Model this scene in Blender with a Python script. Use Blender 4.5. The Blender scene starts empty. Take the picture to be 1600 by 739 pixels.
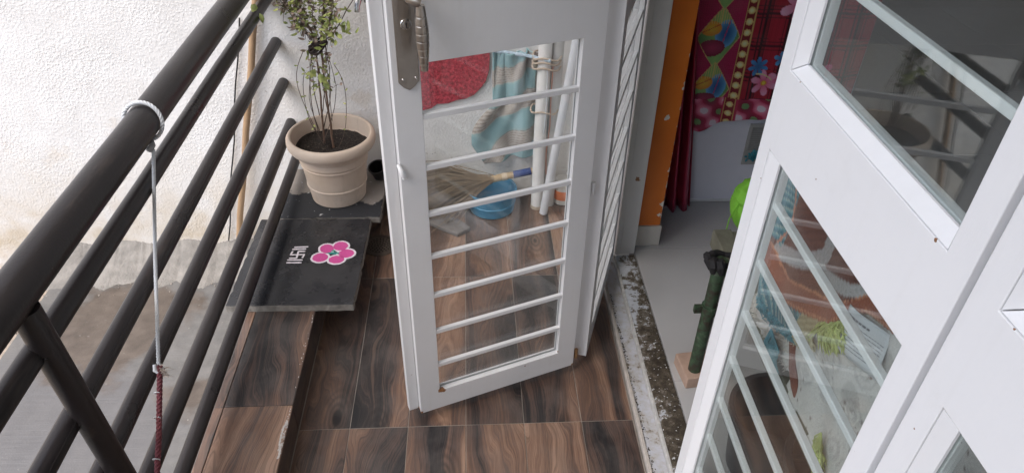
import bpy, bmesh, math, random
from mathutils import Vector, Matrix
R = math.radians
rnd = random.Random(7)
S = bpy.context.scene
COL = S.collection

# ------------------------------------------------------------------ camera
cam_d = bpy.data.cameras.new('camera'); cam = bpy.data.objects.new('camera', cam_d); COL.objects.link(cam)
YAW, PIT, ROL = 0.0677652409, 0.646115427, 0.0239319471
cy, sy, cp, sp, cr, sr = math.cos(YAW), math.sin(YAW), math.cos(PIT), math.sin(PIT), math.cos(ROL), math.sin(ROL)
fw = Vector((sy*cp, cy*cp, -sp)); r0 = Vector((cy, -sy, 0)); u0 = r0.cross(fw)
rt = cr*r0 + sr*u0; up = -sr*r0 + cr*u0
cam.matrix_world = Matrix(((rt.x, up.x, -fw.x, 0), (rt.y, up.y, -fw.y, 0), (rt.z, up.z, -fw.z, 1.55), (0, 0, 0, 1)))
cam_d.sensor_width = 36; cam_d.lens = 36*1118.77/1600; cam_d.clip_start = .02; cam_d.clip_end = 3000
S.camera = cam

# ------------------------------------------------------------------ world, sun, exposure
W = bpy.data.worlds.new('World'); S.world = W; W.use_nodes = True
SUN_EL, SUN_AZ = R(60), R(236)          # azimuth clockwise from +Y: open side, a little behind the camera
sky = W.node_tree.nodes.new('ShaderNodeTexSky'); sky.sky_type = 'NISHITA'; sky.sun_disc = False
sky.sun_elevation = SUN_EL; sky.sun_rotation = SUN_AZ; sky.air_density = 1.0; sky.dust_density = 3.0; sky.ozone_density = 1.0
bg = W.node_tree.nodes['Background']; bg.inputs['Strength'].default_value = .14
W.node_tree.links.new(sky.outputs[0], bg.inputs[0])
sun_d = bpy.data.lights.new('sun', 'SUN'); sun_d.energy = 1.5; sun_d.angle = R(60); sun_d.color = (1, .975, .95)
sun = bpy.data.objects.new('sun', sun_d); COL.objects.link(sun)
sd = Vector((math.sin(SUN_AZ)*math.cos(SUN_EL), math.cos(SUN_AZ)*math.cos(SUN_EL), math.sin(SUN_EL)))
sun.rotation_euler = sd.to_track_quat('Z', 'Y').to_euler(); sun.location = (-6, -3, 8)
S.view_settings.view_transform = 'Standard'; S.view_settings.look = 'None'
S.view_settings.exposure = 1.1; S.view_settings.gamma = 1.0
S.cycles.max_bounces = 10; S.cycles.diffuse_bounces = 5; S.cycles.transparent_max_bounces = 24; S.cycles.glossy_bounces = 5

# ------------------------------------------------------------------ objects
def setp(o, label=None, cat=None, group=None, kind=None):
    if label: o['label'] = label
    if cat: o['category'] = cat
    if group: o['group'] = group
    if kind: o['kind'] = kind
    return o
def thing(name, label, cat, loc=(0, 0, 0), rz=0, group=None):
    o = bpy.data.objects.new(name, None); COL.objects.link(o); o.empty_display_size = .05
    o.location = loc; o.rotation_euler = (0, 0, rz)
    return setp(o, label, cat, group)
def link(name, me, parent=None, loc=(0, 0, 0)):
    o = bpy.data.objects.new(name, me); COL.objects.link(o); o.location = loc
    if parent: o.parent = parent
    return o
def bevel(o, w, seg=2):
    m = o.modifiers.new('bevel', 'BEVEL'); m.width = w; m.segments = seg; m.limit_method = 'ANGLE'; m.angle_limit = R(40)
    return o
class MB:
    def __init__(s): s.v = []; s.f = []; s.smooth = []
    def add(s, vs, fs, sm=False):
        b = len(s.v); s.v += [tuple(p) for p in vs]
        for f in fs: s.f.append(tuple(b+i for i in f)); s.smooth.append(sm)
        return s
    def box(s, x0, x1, y0, y1, z0, z1, M=None):
        vs = [Vector((x, y, z)) for z in (z0, z1) for y in (y0, y1) for x in (x0, x1)]
        if M: vs = [M @ p for p in vs]
        return s.add(vs, [(0, 2, 3, 1), (4, 5, 7, 6), (0, 1, 5, 4), (2, 6, 7, 3), (0, 4, 6, 2), (1, 3, 7, 5)])
    def tube(s, pts, r, seg=12, caps=True):
        pts = [Vector(p) for p in pts]; n = len(pts)
        rs = r if isinstance(r, (list, tuple)) else [r]*n
        vs = []; ref = None
        for i, p in enumerate(pts):
            t = (pts[min(i+1, n-1)] - pts[max(i-1, 0)]).normalized()
            if ref is None:
                ref = Vector((0, 0, 1)) if abs(t.z) < .9 else Vector((1, 0, 0))
            a = (ref - t*ref.dot(t)).normalized(); b = t.cross(a); ref = a
            for k in range(seg):
                w = 2*math.pi*k/seg; vs.append(p + (a*math.cos(w) + b*math.sin(w))*rs[i])
        fs = [(i*seg+k, i*seg+(k+1) % seg, (i+1)*seg+(k+1) % seg, (i+1)*seg+k) for i in range(n-1) for k in range(seg)]
        s.add(vs, fs, True)
        if caps:
            s.add(vs[:seg], [tuple(range(seg-1, -1, -1))]); s.add(vs[-seg:], [tuple(range(seg))])
        return s
    def lathe(s, prof, seg=32, c=(0, 0), M=None):
        vs = []
        for r, z in prof:
            for k in range(seg):
                w = 2*math.pi*k/seg; p = Vector((c[0]+r*math.cos(w), c[1]+r*math.sin(w), z)); vs.append(M @ p if M else p)
        n = len(prof)
        fs = [(i*seg+k, i*seg+(k+1) % seg, (i+1)*seg+(k+1) % seg, (i+1)*seg+k) for i in range(n-1) for k in range(seg)]
        return s.add(vs, fs, True)
    def poly(s, pts, z0, z1, M=None):
        n = len(pts); vs = [Vector((p[0], p[1], z)) for z in (z0, z1) for p in pts]
        if M: vs = [M @ p for p in vs]
        return s.add(vs, [tuple(range(n-1, -1, -1)), tuple(range(n, 2*n))] + [(i, (i+1) % n, n+(i+1) % n, n+i) for i in range(n)])
    def mesh(s, name, mat):
        me = bpy.data.meshes.new(name); me.from_pydata(s.v, [], s.f)
        me.polygons.foreach_set('use_smooth', s.smooth)
        if mat: me.materials.append(mat)
        bm = bmesh.new(); bm.from_mesh(me); bmesh.ops.recalc_face_normals(bm, faces=bm.faces)
        for e in bm.edges:
            if len(e.link_faces) == 2 and e.calc_face_angle(0) > .62: e.smooth = False
        bm.to_mesh(me); bm.free()
        return me
    def build(s, name, mat, parent=None, loc=(0, 0, 0), bev=0):
        o = link(name, s.mesh(name, mat), parent, loc)
        if bev: bevel(o, bev)
        return o
def sheet(name, mat, parent, nu, nv, pos, col=None, thick=.003, loc=(0, 0, 0), keep=None, offset=-1):
    """a cloth: grid of pos(u,v); col(u,v) is its printed colour (dye, not light)"""
    vs = []; cs = []
    for j in range(nv+1):
        for i in range(nu+1):
            vs.append(pos(i/nu, j/nv)); cs.append(col(i/nu, j/nv) if col else (1, 1, 1))
    fs = [(j*(nu+1)+i, j*(nu+1)+i+1, (j+1)*(nu+1)+i+1, (j+1)*(nu+1)+i) for j in range(nv) for i in range(nu)
          if keep is None or keep((i+.5)/nu, (j+.5)/nv)]
    me = bpy.data.meshes.new(name); me.from_pydata([tuple(v) for v in vs], [], fs)
    at = me.color_attributes.new('dye', 'FLOAT_COLOR', 'POINT')
    for k, c in enumerate(cs): at.data[k].color = (c[0], c[1], c[2], 1)
    me.polygons.foreach_set('use_smooth', [True]*len(fs)); me.materials.append(mat)
    if keep:
        bm = bmesh.new(); bm.from_mesh(me)
        bmesh.ops.delete(bm, geom=[v for v in bm.verts if not v.link_faces], context='VERTS'); bm.to_mesh(me); bm.free()
    o = link(name, me, parent, loc)
    if thick:
        m = o.modifiers.new('thickness', 'SOLIDIFY'); m.thickness = thick; m.offset = offset
    return o

# ------------------------------------------------------------------ materials
class NT:
    def __init__(s, name):
        s.m = bpy.data.materials.new(name); s.m.use_nodes = True; s.t = s.m.node_tree
        s.b = s.t.nodes['Principled BSDF']; s.out = s.t.nodes['Material Output']
    def n(s, typ, **kw):
        nd = s.t.nodes.new(typ)
        for k, v in kw.items():
            if k.startswith('_'): setattr(nd, k[1:], v)
            else: s.put(nd.inputs[int(k[1:]) if k[0] == 'i' and k[1:].isdigit() else k.replace('__', ' ')], v)
        return nd
    def put(s, sock, v):
        if isinstance(v, bpy.types.Node): v = v.outputs[0]
        if isinstance(v, bpy.types.NodeSocket): s.t.links.new(v, sock)
        else:
            if sock.type == 'RGBA' and len(v) == 3: v = (*v, 1)
            sock.default_value = v
    def math(s, op, a, b=None, c=None, clamp=False):
        nd = s.t.nodes.new('ShaderNodeMath'); nd.operation = op; nd.use_clamp = clamp
        s.put(nd.inputs[0], a)
        if b is not None: s.put(nd.inputs[1], b)
        if c is not None: s.put(nd.inputs[2], c)
        return nd.outputs[0]
    def coord(s, scale=(1, 1, 1), loc=(0, 0, 0), kind='Object'):
        c = s.n('ShaderNodeTexCoord')
        mp = s.n('ShaderNodeMapping'); s.put(mp.inputs['Vector'], c.outputs[kind]); s.put(mp.inputs['Scale'], scale); s.put(mp.inputs['Location'], loc)
        return mp.outputs[0]
    def noise(s, vec, scale, detail=4, rough=.55, dist=0):
        nd = s.n('ShaderNodeTexNoise', Scale=scale, Detail=detail, Roughness=rough, Distortion=dist)
        if vec is not None: s.put(nd.inputs['Vector'], vec)
        return nd.outputs[0]
    def ramp(s, fac, *stops, mode='LINEAR'):
        nd = s.n('ShaderNodeValToRGB'); s.put(nd.inputs[0], fac); cr_ = nd.color_ramp; cr_.interpolation = mode
        while len(cr_.elements) < len(stops): cr_.elements.new(.5)
        for e, (p, c) in zip(cr_.elements, stops):
            e.position = p; e.color = (*c, 1) if isinstance(c, (tuple, list)) else (c, c, c, 1)
        return nd.outputs[0]
    def mix(s, fac, a, b, blend='MIX'):
        nd = s.t.nodes.new('ShaderNodeMix'); nd.data_type = 'RGBA'; nd.blend_type = blend
        s.put(nd.inputs[0], fac); s.put(nd.inputs[6], a); s.put(nd.inputs[7], b); return nd.outputs[2]
    def bump(s, h, strength=.5, dist=.002, prev=None):
        nd = s.n('ShaderNodeBump', Strength=strength, Distance=dist, Height=h)
        if prev is not None: s.put(nd.inputs['Normal'], prev)
        return nd.outputs[0]
    def set(s, **kw):
        for k, v in kw.items(): s.put(s.b.inputs[k.replace('__', ' ')], v)
        return s.m
def near(N, pos, spots, rag=.6, nscale=120, vec=None):
    """mask that is 1 round each listed spot (x,y,z,r) in object coordinates, with a ragged edge"""
    tot = None; nz = N.noise(vec, nscale, 3)
    for (x, y, z, r) in spots:
        d = N.n('ShaderNodeVectorMath', _operation='DISTANCE'); N.put(d.inputs[0], pos); d.inputs[1].default_value = (x, y, z)
        q = N.math('DIVIDE', d.outputs['Value'], r)
        q = N.math('ADD', q, N.math('MULTIPLY', N.math('SUBTRACT', nz, .5), rag*3))
        q = N.math('LESS_THAN', q, .8)
        tot = q if tot is None else N.math('MAXIMUM', tot, q)
    return tot

def m_simple(name, col, rough=.5, metal=0, var=.12, nscale=30, bump=.0, bscale=200, spec=.5):
    N = NT(name); v = N.coord(); nz = N.noise(v, nscale, 5)
    c = N.mix(N.math('MULTIPLY', nz, 1), tuple(x*(1-var) for x in col), tuple(min(1, x*(1+var)) for x in col))
    kw = dict(Base__Color=c, Roughness=N.math('ADD', rough-.06, N.math('MULTIPLY', nz, .12)), Metallic=metal)
    N.b.inputs['Specular IOR Level'].default_value = spec
    if bump: kw['Normal'] = N.bump(N.noise(v, bscale, 4), 1, bump)
    return N.set(**kw)

def m_wood_tile(name, dark=1.12, rough0=.2):
    N = NT(name)
    oi = N.n('ShaderNodeObjectInfo')
    off = N.n('ShaderNodeCombineXYZ'); N.put(off.inputs[0], N.math('MULTIPLY', oi.outputs['Random'], 37.3)); N.put(off.inputs[1], N.math('MULTIPLY', oi.outputs['Random'], 91.7)); N.put(off.inputs[2], N.math('MULTIPLY', oi.outputs['Random'], 13.1))
    tc = N.n('ShaderNodeTexCoord')
    p = N.n('ShaderNodeVectorMath', _operation='ADD'); N.put(p.inputs[0], tc.outputs['Object']); N.put(p.inputs[1], off)
    P = p.outputs[0]
    def st(x, y): 
        mp = N.n('ShaderNodeMapping'); N.put(mp.inputs[0], P); mp.inputs['Scale'].default_value = (x, y, 6); return mp.outputs[0]
    flow = N.noise(st(5, 1.5), 1, 3, .5)
    sx = N.n('ShaderNodeSeparateXYZ'); N.put(sx.inputs[0], P)
    c = N.math('ADD', sx.outputs[0], N.math('MULTIPLY', flow, .30))
    def along(k, m, det=3, rg=.55):
        cv = N.n('ShaderNodeCombineXYZ'); N.put(cv.inputs[0], N.math('MULTIPLY', c, k)); N.put(cv.inputs[1], N.math('MULTIPLY', sx.outputs[1], m)); N.put(cv.inputs[2], off.outputs[0])
        return N.noise(cv.outputs[0], 1, det, rg)
    band = along(17, .5, 2, .5); line = along(95, .9, 3, .6); hair = along(330, 2.2, 2, .6)
    fine = N.noise(st(620, 30), 1, 3, .65)
    blotch = N.noise(st(6, 1.6), 1, 2, .5)
    f = N.math('ADD', .5, N.math('MULTIPLY', N.math('SUBTRACT', band, .5), 1.1))
    f = N.math('ADD', f, N.math('MULTIPLY', N.math('SUBTRACT', blotch, .5), .8))
    f = N.math('ADD', f, N.math('MULTIPLY', N.math('SUBTRACT', oi.outputs['Random'], .5), .16))
    f = N.math('ADD', f, N.math('MULTIPLY', N.math('SUBTRACT', line, .5), .38))
    f = N.math('ADD', f, N.math('MULTIPLY', N.math('SUBTRACT', hair, .5), .45))
    f = N.math('ADD', f, N.math('MULTIPLY', N.math('SUBTRACT', fine, .5), .30))
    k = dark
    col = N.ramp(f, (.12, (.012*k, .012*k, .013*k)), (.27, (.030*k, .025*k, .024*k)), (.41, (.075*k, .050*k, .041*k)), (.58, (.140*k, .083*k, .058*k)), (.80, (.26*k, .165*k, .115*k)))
    crack = N.ramp(along(60, .6, 2, .5), (.470, 1), (.498, .55), (.504, .55), (.532, 1))
    col = N.mix(N.ramp(blotch, (.45, 0), (.6, .9)), col, N.mix(1, col, crack, 'MULTIPLY'))
    pale = N.ramp(along(48, .5, 2, .5), (.29, .30), (.33, 0)); col = N.mix(pale, col, (.19*k, .125*k, .09*k))
    # now and then a knot with rings
    kx = N.math('MULTIPLY', N.math('SUBTRACT', N.math('FRACT', N.math('MULTIPLY', oi.outputs['Random'], 53.7)), .5), .09); ky = N.math('MULTIPLY', N.math('SUBTRACT', N.math('FRACT', N.math('MULTIPLY', oi.outputs['Random'], 17.3)), .5), .9)
    kc = N.n('ShaderNodeCombineXYZ'); N.put(kc.inputs[0], kx); N.put(kc.inputs[1], ky)
    dv = N.n('ShaderNodeVectorMath', _operation='SUBTRACT'); N.put(dv.inputs[0], tc.outputs['Object']); N.put(dv.inputs[1], kc)
    ds = N.n('ShaderNodeVectorMath', _operation='MULTIPLY'); N.put(ds.inputs[0], dv); ds.inputs[1].default_value = (1, .45, 0)
    dl_ = N.n('ShaderNodeVectorMath', _operation='LENGTH'); N.put(dl_.inputs[0], ds)
    dd_ = N.math('ADD', dl_.outputs['Value'], N.math('MULTIPLY', N.math('SUBTRACT', flow, .5), .05))
    ring = N.math('MULTIPLY', N.math('ADD', N.math('SINE', N.math('MULTIPLY', dd_, 520)), 1), .5)
    kmask = N.ramp(dd_, (.008, 1), (.055, 0)); core = N.ramp(dd_, (.004, 1), (.012, 0))
    col = N.mix(N.math('MULTIPLY', N.math('MULTIPLY', kmask, ring), .75), col, (.016*k, .013*k, .012*k))
    col = N.mix(core, col, (.010*k, .008*k, .008*k))
    dust = N.noise(tc.outputs['Object'], 9, 5)
    col = N.mix(N.math('MULTIPLY', N.ramp(dust, (.42, 0), (.8, .30)), 1), col, (.20, .18, .165))
    ro = N.math('ADD', rough0, N.math('MULTIPLY', dust, .28))
    return N.set(Base__Color=col, Roughness=ro, Normal=N.bump(N.math('ADD', fine, line), .25, .0006), Specular__IOR__Level=.5)

def m_plaster(name):
    N = NT(name); v = N.coord()
    big = N.noise(v, 1.3, 4); mid = N.noise(v, 9, 5); fine = N.noise(v, 150, 3, .5); spl = N.noise(v, 125, 2, .55)
    base = N.mix(N.ramp(mid, (.35, 0), (.7, 1)), (.80, .785, .765), (.88, .87, .855))
    sx = N.n('ShaderNodeSeparateXYZ'); N.put(sx.inputs[0], v)
    low = N.math('MULTIPLY', N.math('SUBTRACT', .24, sx.outputs[2]), 2.4, clamp=True)          # damp, dirty foot of the wall
    dirt = N.math('MULTIPLY', low, N.ramp(mid, (.32, .15), (.62, 1)))
    col = N.mix(dirt, base, (.62, .54, .43))
    col = N.mix(N.ramp(big, (.56, 0), (.75, .40)), col, (.80, .72, .62))
    spots_ = N.ramp(N.noise(v, 3.4, 6, .7), (.63, 0), (.70, .35)); col = N.mix(spots_, col, (.66, .56, .44))
    speck = N.ramp(N.noise(v, 95, 2), (.27, 1), (.335, 0)); sz = N.ramp(N.noise(v, 2.1, 3), (.4, 0), (.7, 1))
    col = N.mix(N.math('MULTIPLY', N.math('MULTIPLY', speck, sz), .7), col, (.36, .31, .26))
    gouge = N.ramp(N.noise(N.coord((9, 9, 2.6)), 1, 4, .6), (.205, .6), (.24, 0)); col = N.mix(gouge, col, (.48, .43, .36))
    h = N.math('ADD', N.math('MULTIPLY', fine, .5), N.math('MULTIPLY', N.ramp(spl, (.44, 0), (.66, 1)), N.ramp(N.noise(v, 4, 3), (.35, .35), (.65, 1))))
    h = N.math('ADD', h, N.math('MULTIPLY', N.noise(v, 17, 3), .6))
    return N.set(Base__Color=col, Roughness=.95, Normal=N.bump(h, .6, .0021), Specular__IOR__Level=.15)

def m_concrete(name):
    N = NT(name); v = N.coord()
    brush = N.noise(N.coord((2.2, 60, 1)), 1, 5, .65); big = N.noise(v, 3.2, 6, .62); mid = N.noise(v, 16, 6, .65); fine = N.noise(v, 170, 3); grit = N.noise(v, 60, 4, .7)
    col = N.mix(N.ramp(mid, (.3, 0), (.7, 1)), (.100, .097, .092), (.175, .169, .161))
    col = N.mix(N.math('MULTIPLY', N.math('MULTIPLY', N.ramp(brush, (.42, 0), (.68, 1)), N.ramp(big, (.35, .2), (.65, 1))), .5), col, (.15, .145, .142))
    col = N.mix(N.math('MULTIPLY', N.ramp(N.noise(v, 7, 6, .7), (.5, 0), (.7, 1)), .35), col, (.19, .175, .16))
    def patch(x, y, r, soft, amp):
        d = N.n('ShaderNodeVectorMath', _operation='DISTANCE'); N.put(d.inputs[0], v); d.inputs[1].default_value = (x, y, -.29)
        q = N.math('ADD', d.outputs['Value'], N.math('MULTIPLY', N.math('SUBTRACT', big, .5), amp))
        return N.ramp(q, (r, 1), (r+soft*.25, .75), (r+soft, 0))
    wet = patch(-1.42, 1.35, .40, .20, .75)
    col = N.mix(N.math('MULTIPLY', wet, .6), col, (.125, .123, .130))
    stain = N.math('MAXIMUM', patch(-1.30, 1.95, .235, .06, .55), patch(-.93, 1.62, .07, .05, .5))
    col = N.mix(N.math('MULTIPLY', stain, .88), col, N.mix(N.ramp(mid, (.3, 0), (.7, 1)), N.mix(brush, (.052, .039, .030), (.082, .062, .048)), (.135, .106, .084)))
    col = N.mix(N.ramp(fine, (.24, .7), (.31, 0)), col, (.07, .06, .055))
    col = N.mix(N.ramp(grit, (.68, 0), (.74, .8)), col, (.36, .34, .31))
    wetall = N.math('MAXIMUM', stain, wet)
    return N.set(Base__Color=col, Roughness=N.math('SUBTRACT', .78, N.math('MULTIPLY', wetall, .42)), Normal=N.bump(N.math('ADD', N.math('MULTIPLY', brush, 1.5), N.math('MULTIPLY', fine, .5)), .5, .003))

def m_paint(name, col=(.79, .79, .80), spots=(), rough=.33, grime=.25):
    N = NT(name); v = N.coord(); pos = N.n('ShaderNodeTexCoord').outputs['Object']
    nz = N.noise(v, 6, 5); fine = N.noise(v, 260, 3); st = N.noise(N.coord((60, 60, 5)), 1, 4)
    c = N.mix(N.math('MULTIPLY', N.ramp(nz, (.45, 0), (.8, 1)), grime), col, tuple(x*.80 for x in col))
    c = N.mix(N.math('MULTIPLY', N.ramp(st, (.55, 0), (.8, 1)), grime*.5), c, (.55, .52, .48))
    scf = N.ramp(N.noise(N.coord((16, 16, 130)), 1, 4, .65), (.69, 0), (.74, 1)); c = N.mix(N.math('MULTIPLY', N.math('MULTIPLY', scf, N.ramp(N.noise(v, 5, 3), (.5, 0), (.65, 1))), min(1, grime*2)), c, (.42, .40, .38))
    smu = N.ramp(N.noise(v, 11, 6, .7), (.58, 0), (.78, 1)); c = N.mix(N.math('MULTIPLY', smu, grime*.8), c, (.50, .47, .43))
    chip = N.ramp(N.noise(v, 75, 2, .5), (.215, 1), (.23, 0))
    c = N.mix(N.math('MULTIPLY', chip, .45), c, (.32, .27, .23))
    if spots:
        k = near(N, pos, spots, vec=v)
        c = N.mix(k, c, N.mix(N.noise(v, 200, 3), (.09, .035, .015), (.42, .20, .08)))
    return N.set(Base__Color=c, Roughness=N.math('ADD', rough, N.math('MULTIPLY', nz, .15)), Normal=N.bump(N.math('ADD', N.math('MULTIPLY', fine, .6), N.math('ADD', N.math('MULTIPLY', nz, 2), N.math('MULTIPLY', st, 1.2))), .35, .0007))

def m_pipe_paint(name):
    N = NT(name); v = N.coord(); nz = N.noise(v, 5, 5); fine = N.noise(v, 190, 3)
    c = N.mix(nz, (.011, .0095, .010), (.022, .018, .0185)); lon = N.noise(N.coord((60, 1.3, 60)), 1, 4, .6); c = N.mix(N.math('MULTIPLY', N.ramp(lon, (.62, 0), (.70, 1)), .22), c, (.060, .055, .054))
    c = N.mix(N.math('MULTIPLY', N.ramp(N.noise(v, 3, 6, .6), (.5, 0), (.75, 1)), .4), c, (.050, .044, .042))
    c = N.mix(N.ramp(N.noise(v, 55, 2), (.19, .75), (.215, 0)), c, (.33, .28, .24))
    c = N.mix(N.math('MULTIPLY', N.ramp(N.noise(N.coord((8, 1, 8)), 2.2, 6, .7), (.60, 0), (.68, 1)), .25), c, (.085, .066, .056))
    N.b.inputs['Specular IOR Level'].default_value = .36
    return N.set(Base__Color=c, Roughness=N.math('ADD', .17, N.math('MULTIPLY', nz, .30)), Normal=N.bump(N.math('ADD', fine, N.math('MULTIPLY', nz, 2)), .28, .0012))

def m_dye(name, rough=.85, weave=600, bump=.0007, sheen=.2, spec=.3):
    N = NT(name); a = N.n('ShaderNodeVertexColor', _layer_name='dye'); v = N.coord()
    w = N.noise(v, weave, 2); big = N.noise(v, 12, 4)
    c = N.mix(N.math('MULTIPLY', w, .35), a.outputs[0], (.05, .05, .05), 'MULTIPLY')
    c = N.mix(N.math('MULTIPLY', N.ramp(big, (.5, 0), (.8, 1)), .12), c, (.3, .28, .26))
    N.b.inputs['Sheen Weight'].default_value = sheen; N.b.inputs['Specular IOR Level'].default_value = spec
    return N.set(Base__Color=c, Roughness=rough, Normal=N.bump(w, .6, bump))

def m_glass(name, smear=.12, tint=(.93, .96, .95), base=.03, refl=.062):
    N = NT(name); t = N.t
    tr = N.n('ShaderNodeBsdfTransparent', Color=tint); gl = N.n('ShaderNodeBsdfGlossy', Roughness=.0, Color=(1, 1, 1))
    df = N.n('ShaderNodeBsdfDiffuse', Color=(.62, .62, .61))
    ge = N.n('ShaderNodeNewGeometry'); dp = N.n('ShaderNodeVectorMath', _operation='DOT_PRODUCT'); N.put(dp.inputs[0], ge.outputs['Incoming']); N.put(dp.inputs[1], ge.outputs['Normal'])
    fr = N.math('MULTIPLY_ADD', N.math('POWER', N.math('SUBTRACT', 1, N.math('ABSOLUTE', dp.outputs['Value'])), 5), .95, refl)
    v = N.coord(); sm = N.ramp(N.noise(N.coord((9, 9, 2.5)), 1.4, 5, .6), (.45, 0), (.85, 1)); sp_ = N.ramp(N.noise(v, 110, 2), (.22, 1), (.26, 0))
    dirt = N.math('ADD', N.math('MULTIPLY', sm, smear), N.math('MULTIPLY', sp_, .25), clamp=True)
    dirt = N.math('ADD', dirt, base)
    m1 = N.n('ShaderNodeMixShader'); N.put(m1.inputs[0], dirt); N.put(m1.inputs[1], tr); N.put(m1.inputs[2], df)
    m2 = N.n('ShaderNodeMixShader'); N.put(m2.inputs[0], fr); N.put(m2.inputs[1], m1); N.put(m2.inputs[2], gl)
    t.links.new(m2.outputs[0], N.out.inputs[0]); t.nodes.remove(N.b)
    return N.m

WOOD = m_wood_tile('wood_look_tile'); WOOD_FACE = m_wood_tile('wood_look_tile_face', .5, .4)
GROUT = m_simple('pale_grout', (.27, .24, .21), .9, var=.5, nscale=22)
PLASTER = m_plaster('rough_white_plaster'); CONC = m_concrete('brushed_cement')
PIPE = m_pipe_paint('dark_brown_gloss_paint')
PAINT = m_paint('white_gloss_paint')
GLASS = m_glass('dusty_clear_glass', .06, (.97, .98, .975), base=.015, refl=.042); GLASS2 = m_glass('clear_door_glass', .018, base=.004, refl=.078)
STEEL = m_simple('satin_nickel', (.36, .32, .285), .30, 1, .10, 40, .0002, 400)
BRIGHT = m_simple('bright_steel', (.62, .61, .60), .18, 1, .05)
BLACKP = m_simple('black_plastic', (.014, .013, .014), .4)
WHITEP = m_simple('white_pvc', (.74, .73, .71), .38, var=.08)
ROPE = m_simple('white_nylon_rope', (.56, .58, .60), .75, var=.12, nscale=90)
ROPER = m_simple('maroon_braid', (.14, .035, .045), .85, var=.6, nscale=70, bump=.0015, bscale=250)
CLOTH = m_dye('printed_cloth')
BUFF = m_simple('cream_wall_paint', (.72, .68, .61), .8, var=.06)

# ------------------------------------------------------------------ the setting
def struct(o): return setp(o, kind='structure')
g = MB(); g.box(-400, 400, -400, 400, -3.6, -3.4)
struct(g.build('ground', m_simple('dry_ground', (.20, .17, .13), .95, var=.3, nscale=.3)))
# balcony floor with its tiles
fl = MB(); fl.box(-.47, .424, -1.6, 2.33, -.14, -.0016)
floor = struct(fl.build('balcony_floor', GROUT))
XS = [-.466, -.334, -.181, -.028, .127, .282, .421]; YS = [2.327, 1.834, 1.224, .614, .004, -.606]
GW = .0008
cache = {}
def tile(parent, name, cx, cy_, cz, w, l, mat, th=.008, loc_axis=None):
    key = (round(w, 4), round(l, 4), th, mat.name, loc_axis)
    if key not in cache:
        b = MB()
        if loc_axis == 'x': b.box(-th, 0, -l/2, l/2, -w/2, w/2)
        else: b.box(-w/2, w/2, -l/2, l/2, -th, 0)
        cache[key] = b.mesh(name, mat)
    o = link(name, cache[key], parent, (cx, cy_, cz)); bevel(o, .0009, 1); return o
for i in range(6):
    for j in range(5):
        x0, x1, y1, y0 = XS[i]+GW, XS[i+1]-GW, YS[j]-GW, YS[j+1]+GW
        tile(floor, 'floor_tile', (x0+x1)/2, (y0+y1)/2, 0+rnd.uniform(-.0005, .0004), x1-x0, y1-y0, WOOD)
# raised tiled ledge under the railing
lb = MB(); lb.box(-.664, -.4755, -1.6, 2.33, -.6, .0915)
ledge = struct(lb.build('tiled_ledge', m_simple('cement_bedding', (.40, .385, .36), .9, var=.2, nscale=40)))
for j in range(5):
    y1, y0 = YS[j]-GW, YS[j+1]+GW
    tile(ledge, 'ledge_tile', (-.637-.4660)/2, (y0+y1)/2, .1, .171, y1-y0, WOOD)
    tile(ledge, 'ledge_edge_strip', -.6510, (y0+y1)/2, .0985, .0230, y1-y0, WOOD)
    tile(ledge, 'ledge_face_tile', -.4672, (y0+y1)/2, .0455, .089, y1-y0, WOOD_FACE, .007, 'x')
SMEAR = m_simple('cement_smear_grey', (.42, .40, .38), .9, var=.4, nscale=80)
sm = MB(); r5 = random.Random(11)
for k in range(70):
    y = r5.choice((r5.uniform(1.05, 1.2), r5.uniform(1.1, 1.57))); x = -.4668-abs(r5.gauss(0, .0035)); a = r5.uniform(.0006, .0022); n = 7
    sm.poly([(x+a*r5.uniform(.6, 1.2)*math.cos(2*math.pi*i/n), y+a*r5.uniform(.8, 2.2)*math.sin(2*math.pi*i/n)) for i in range(n)], .1001, .1007)
pth = [(-.4700, 1.17), (-.4745, 1.155), (-.476, 1.13), (-.475, 1.105), (-.470, 1.085), (-.4695, 1.06)]
for (xa, ya), (xb, yb) in zip(pth, pth[1:]):
    for t_ in (0, .33, .66):
        x, y = xa+(xb-xa)*t_, ya+(yb-ya)*t_; sm.poly([(x+.0032*r5.uniform(.5, 1.3)*math.cos(i), y+.007*r5.uniform(.6, 1.2)*math.sin(i)) for i in (0, 1, 2, 3, 4, 5)], .1002, .1009+r5.uniform(0, .0004))
setp(sm.build('cement_smear', SMEAR, ledge), kind='stuff')
# outer cement slab below, fillet at the wall, rubble beyond
sb = MB(); sb.box(-1.62, -.664, -1.6, 2.33, -.42, -.29)
struct(sb.build('cement_slab', CONC))
fb = MB()
nF = 160
pts = []
for i in range(nF+1):
    x = -1.66 + (1.0)*i/nF; d_ = .17 + .016*math.sin(i*.21) + .008*math.sin(i*.53) + rnd.uniform(-.004, .004)
    pts.append((x, d_, .085+.010*math.sin(i*.17)+rnd.uniform(-.003, .003)))
vs = []; fs = []
for x, d_, h_ in pts: vs += [(x, 2.332, -.29+h_), (x, 2.33-d_*.30, -.29+h_*.50), (x, 2.33-d_*.62, -.29+h_*.18), (x, 2.33-d_, -.2897)]
for i in range(nF): 
    for k in range(3): fs.append((i*4+k, i*4+k+1, i*4+k+5, i*4+k+4))
fb.add(vs, fs, True); FIL = m_simple('rough_cement_fillet', (.24, .225, .205), .92, var=.55, nscale=22, bump=.004, bscale=90)
struct(fb.build('cement_fillet', FIL))
rb = MB(); rb.box(-6, -1.62, -1.6, 2.33, -.8, -.33)
struct(rb.build('rubble_ground', m_simple('sandy_rubble', (.36, .30, .24), .95, var=.55, nscale=34, bump=.012, bscale=55)))
deb = MB()
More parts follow.
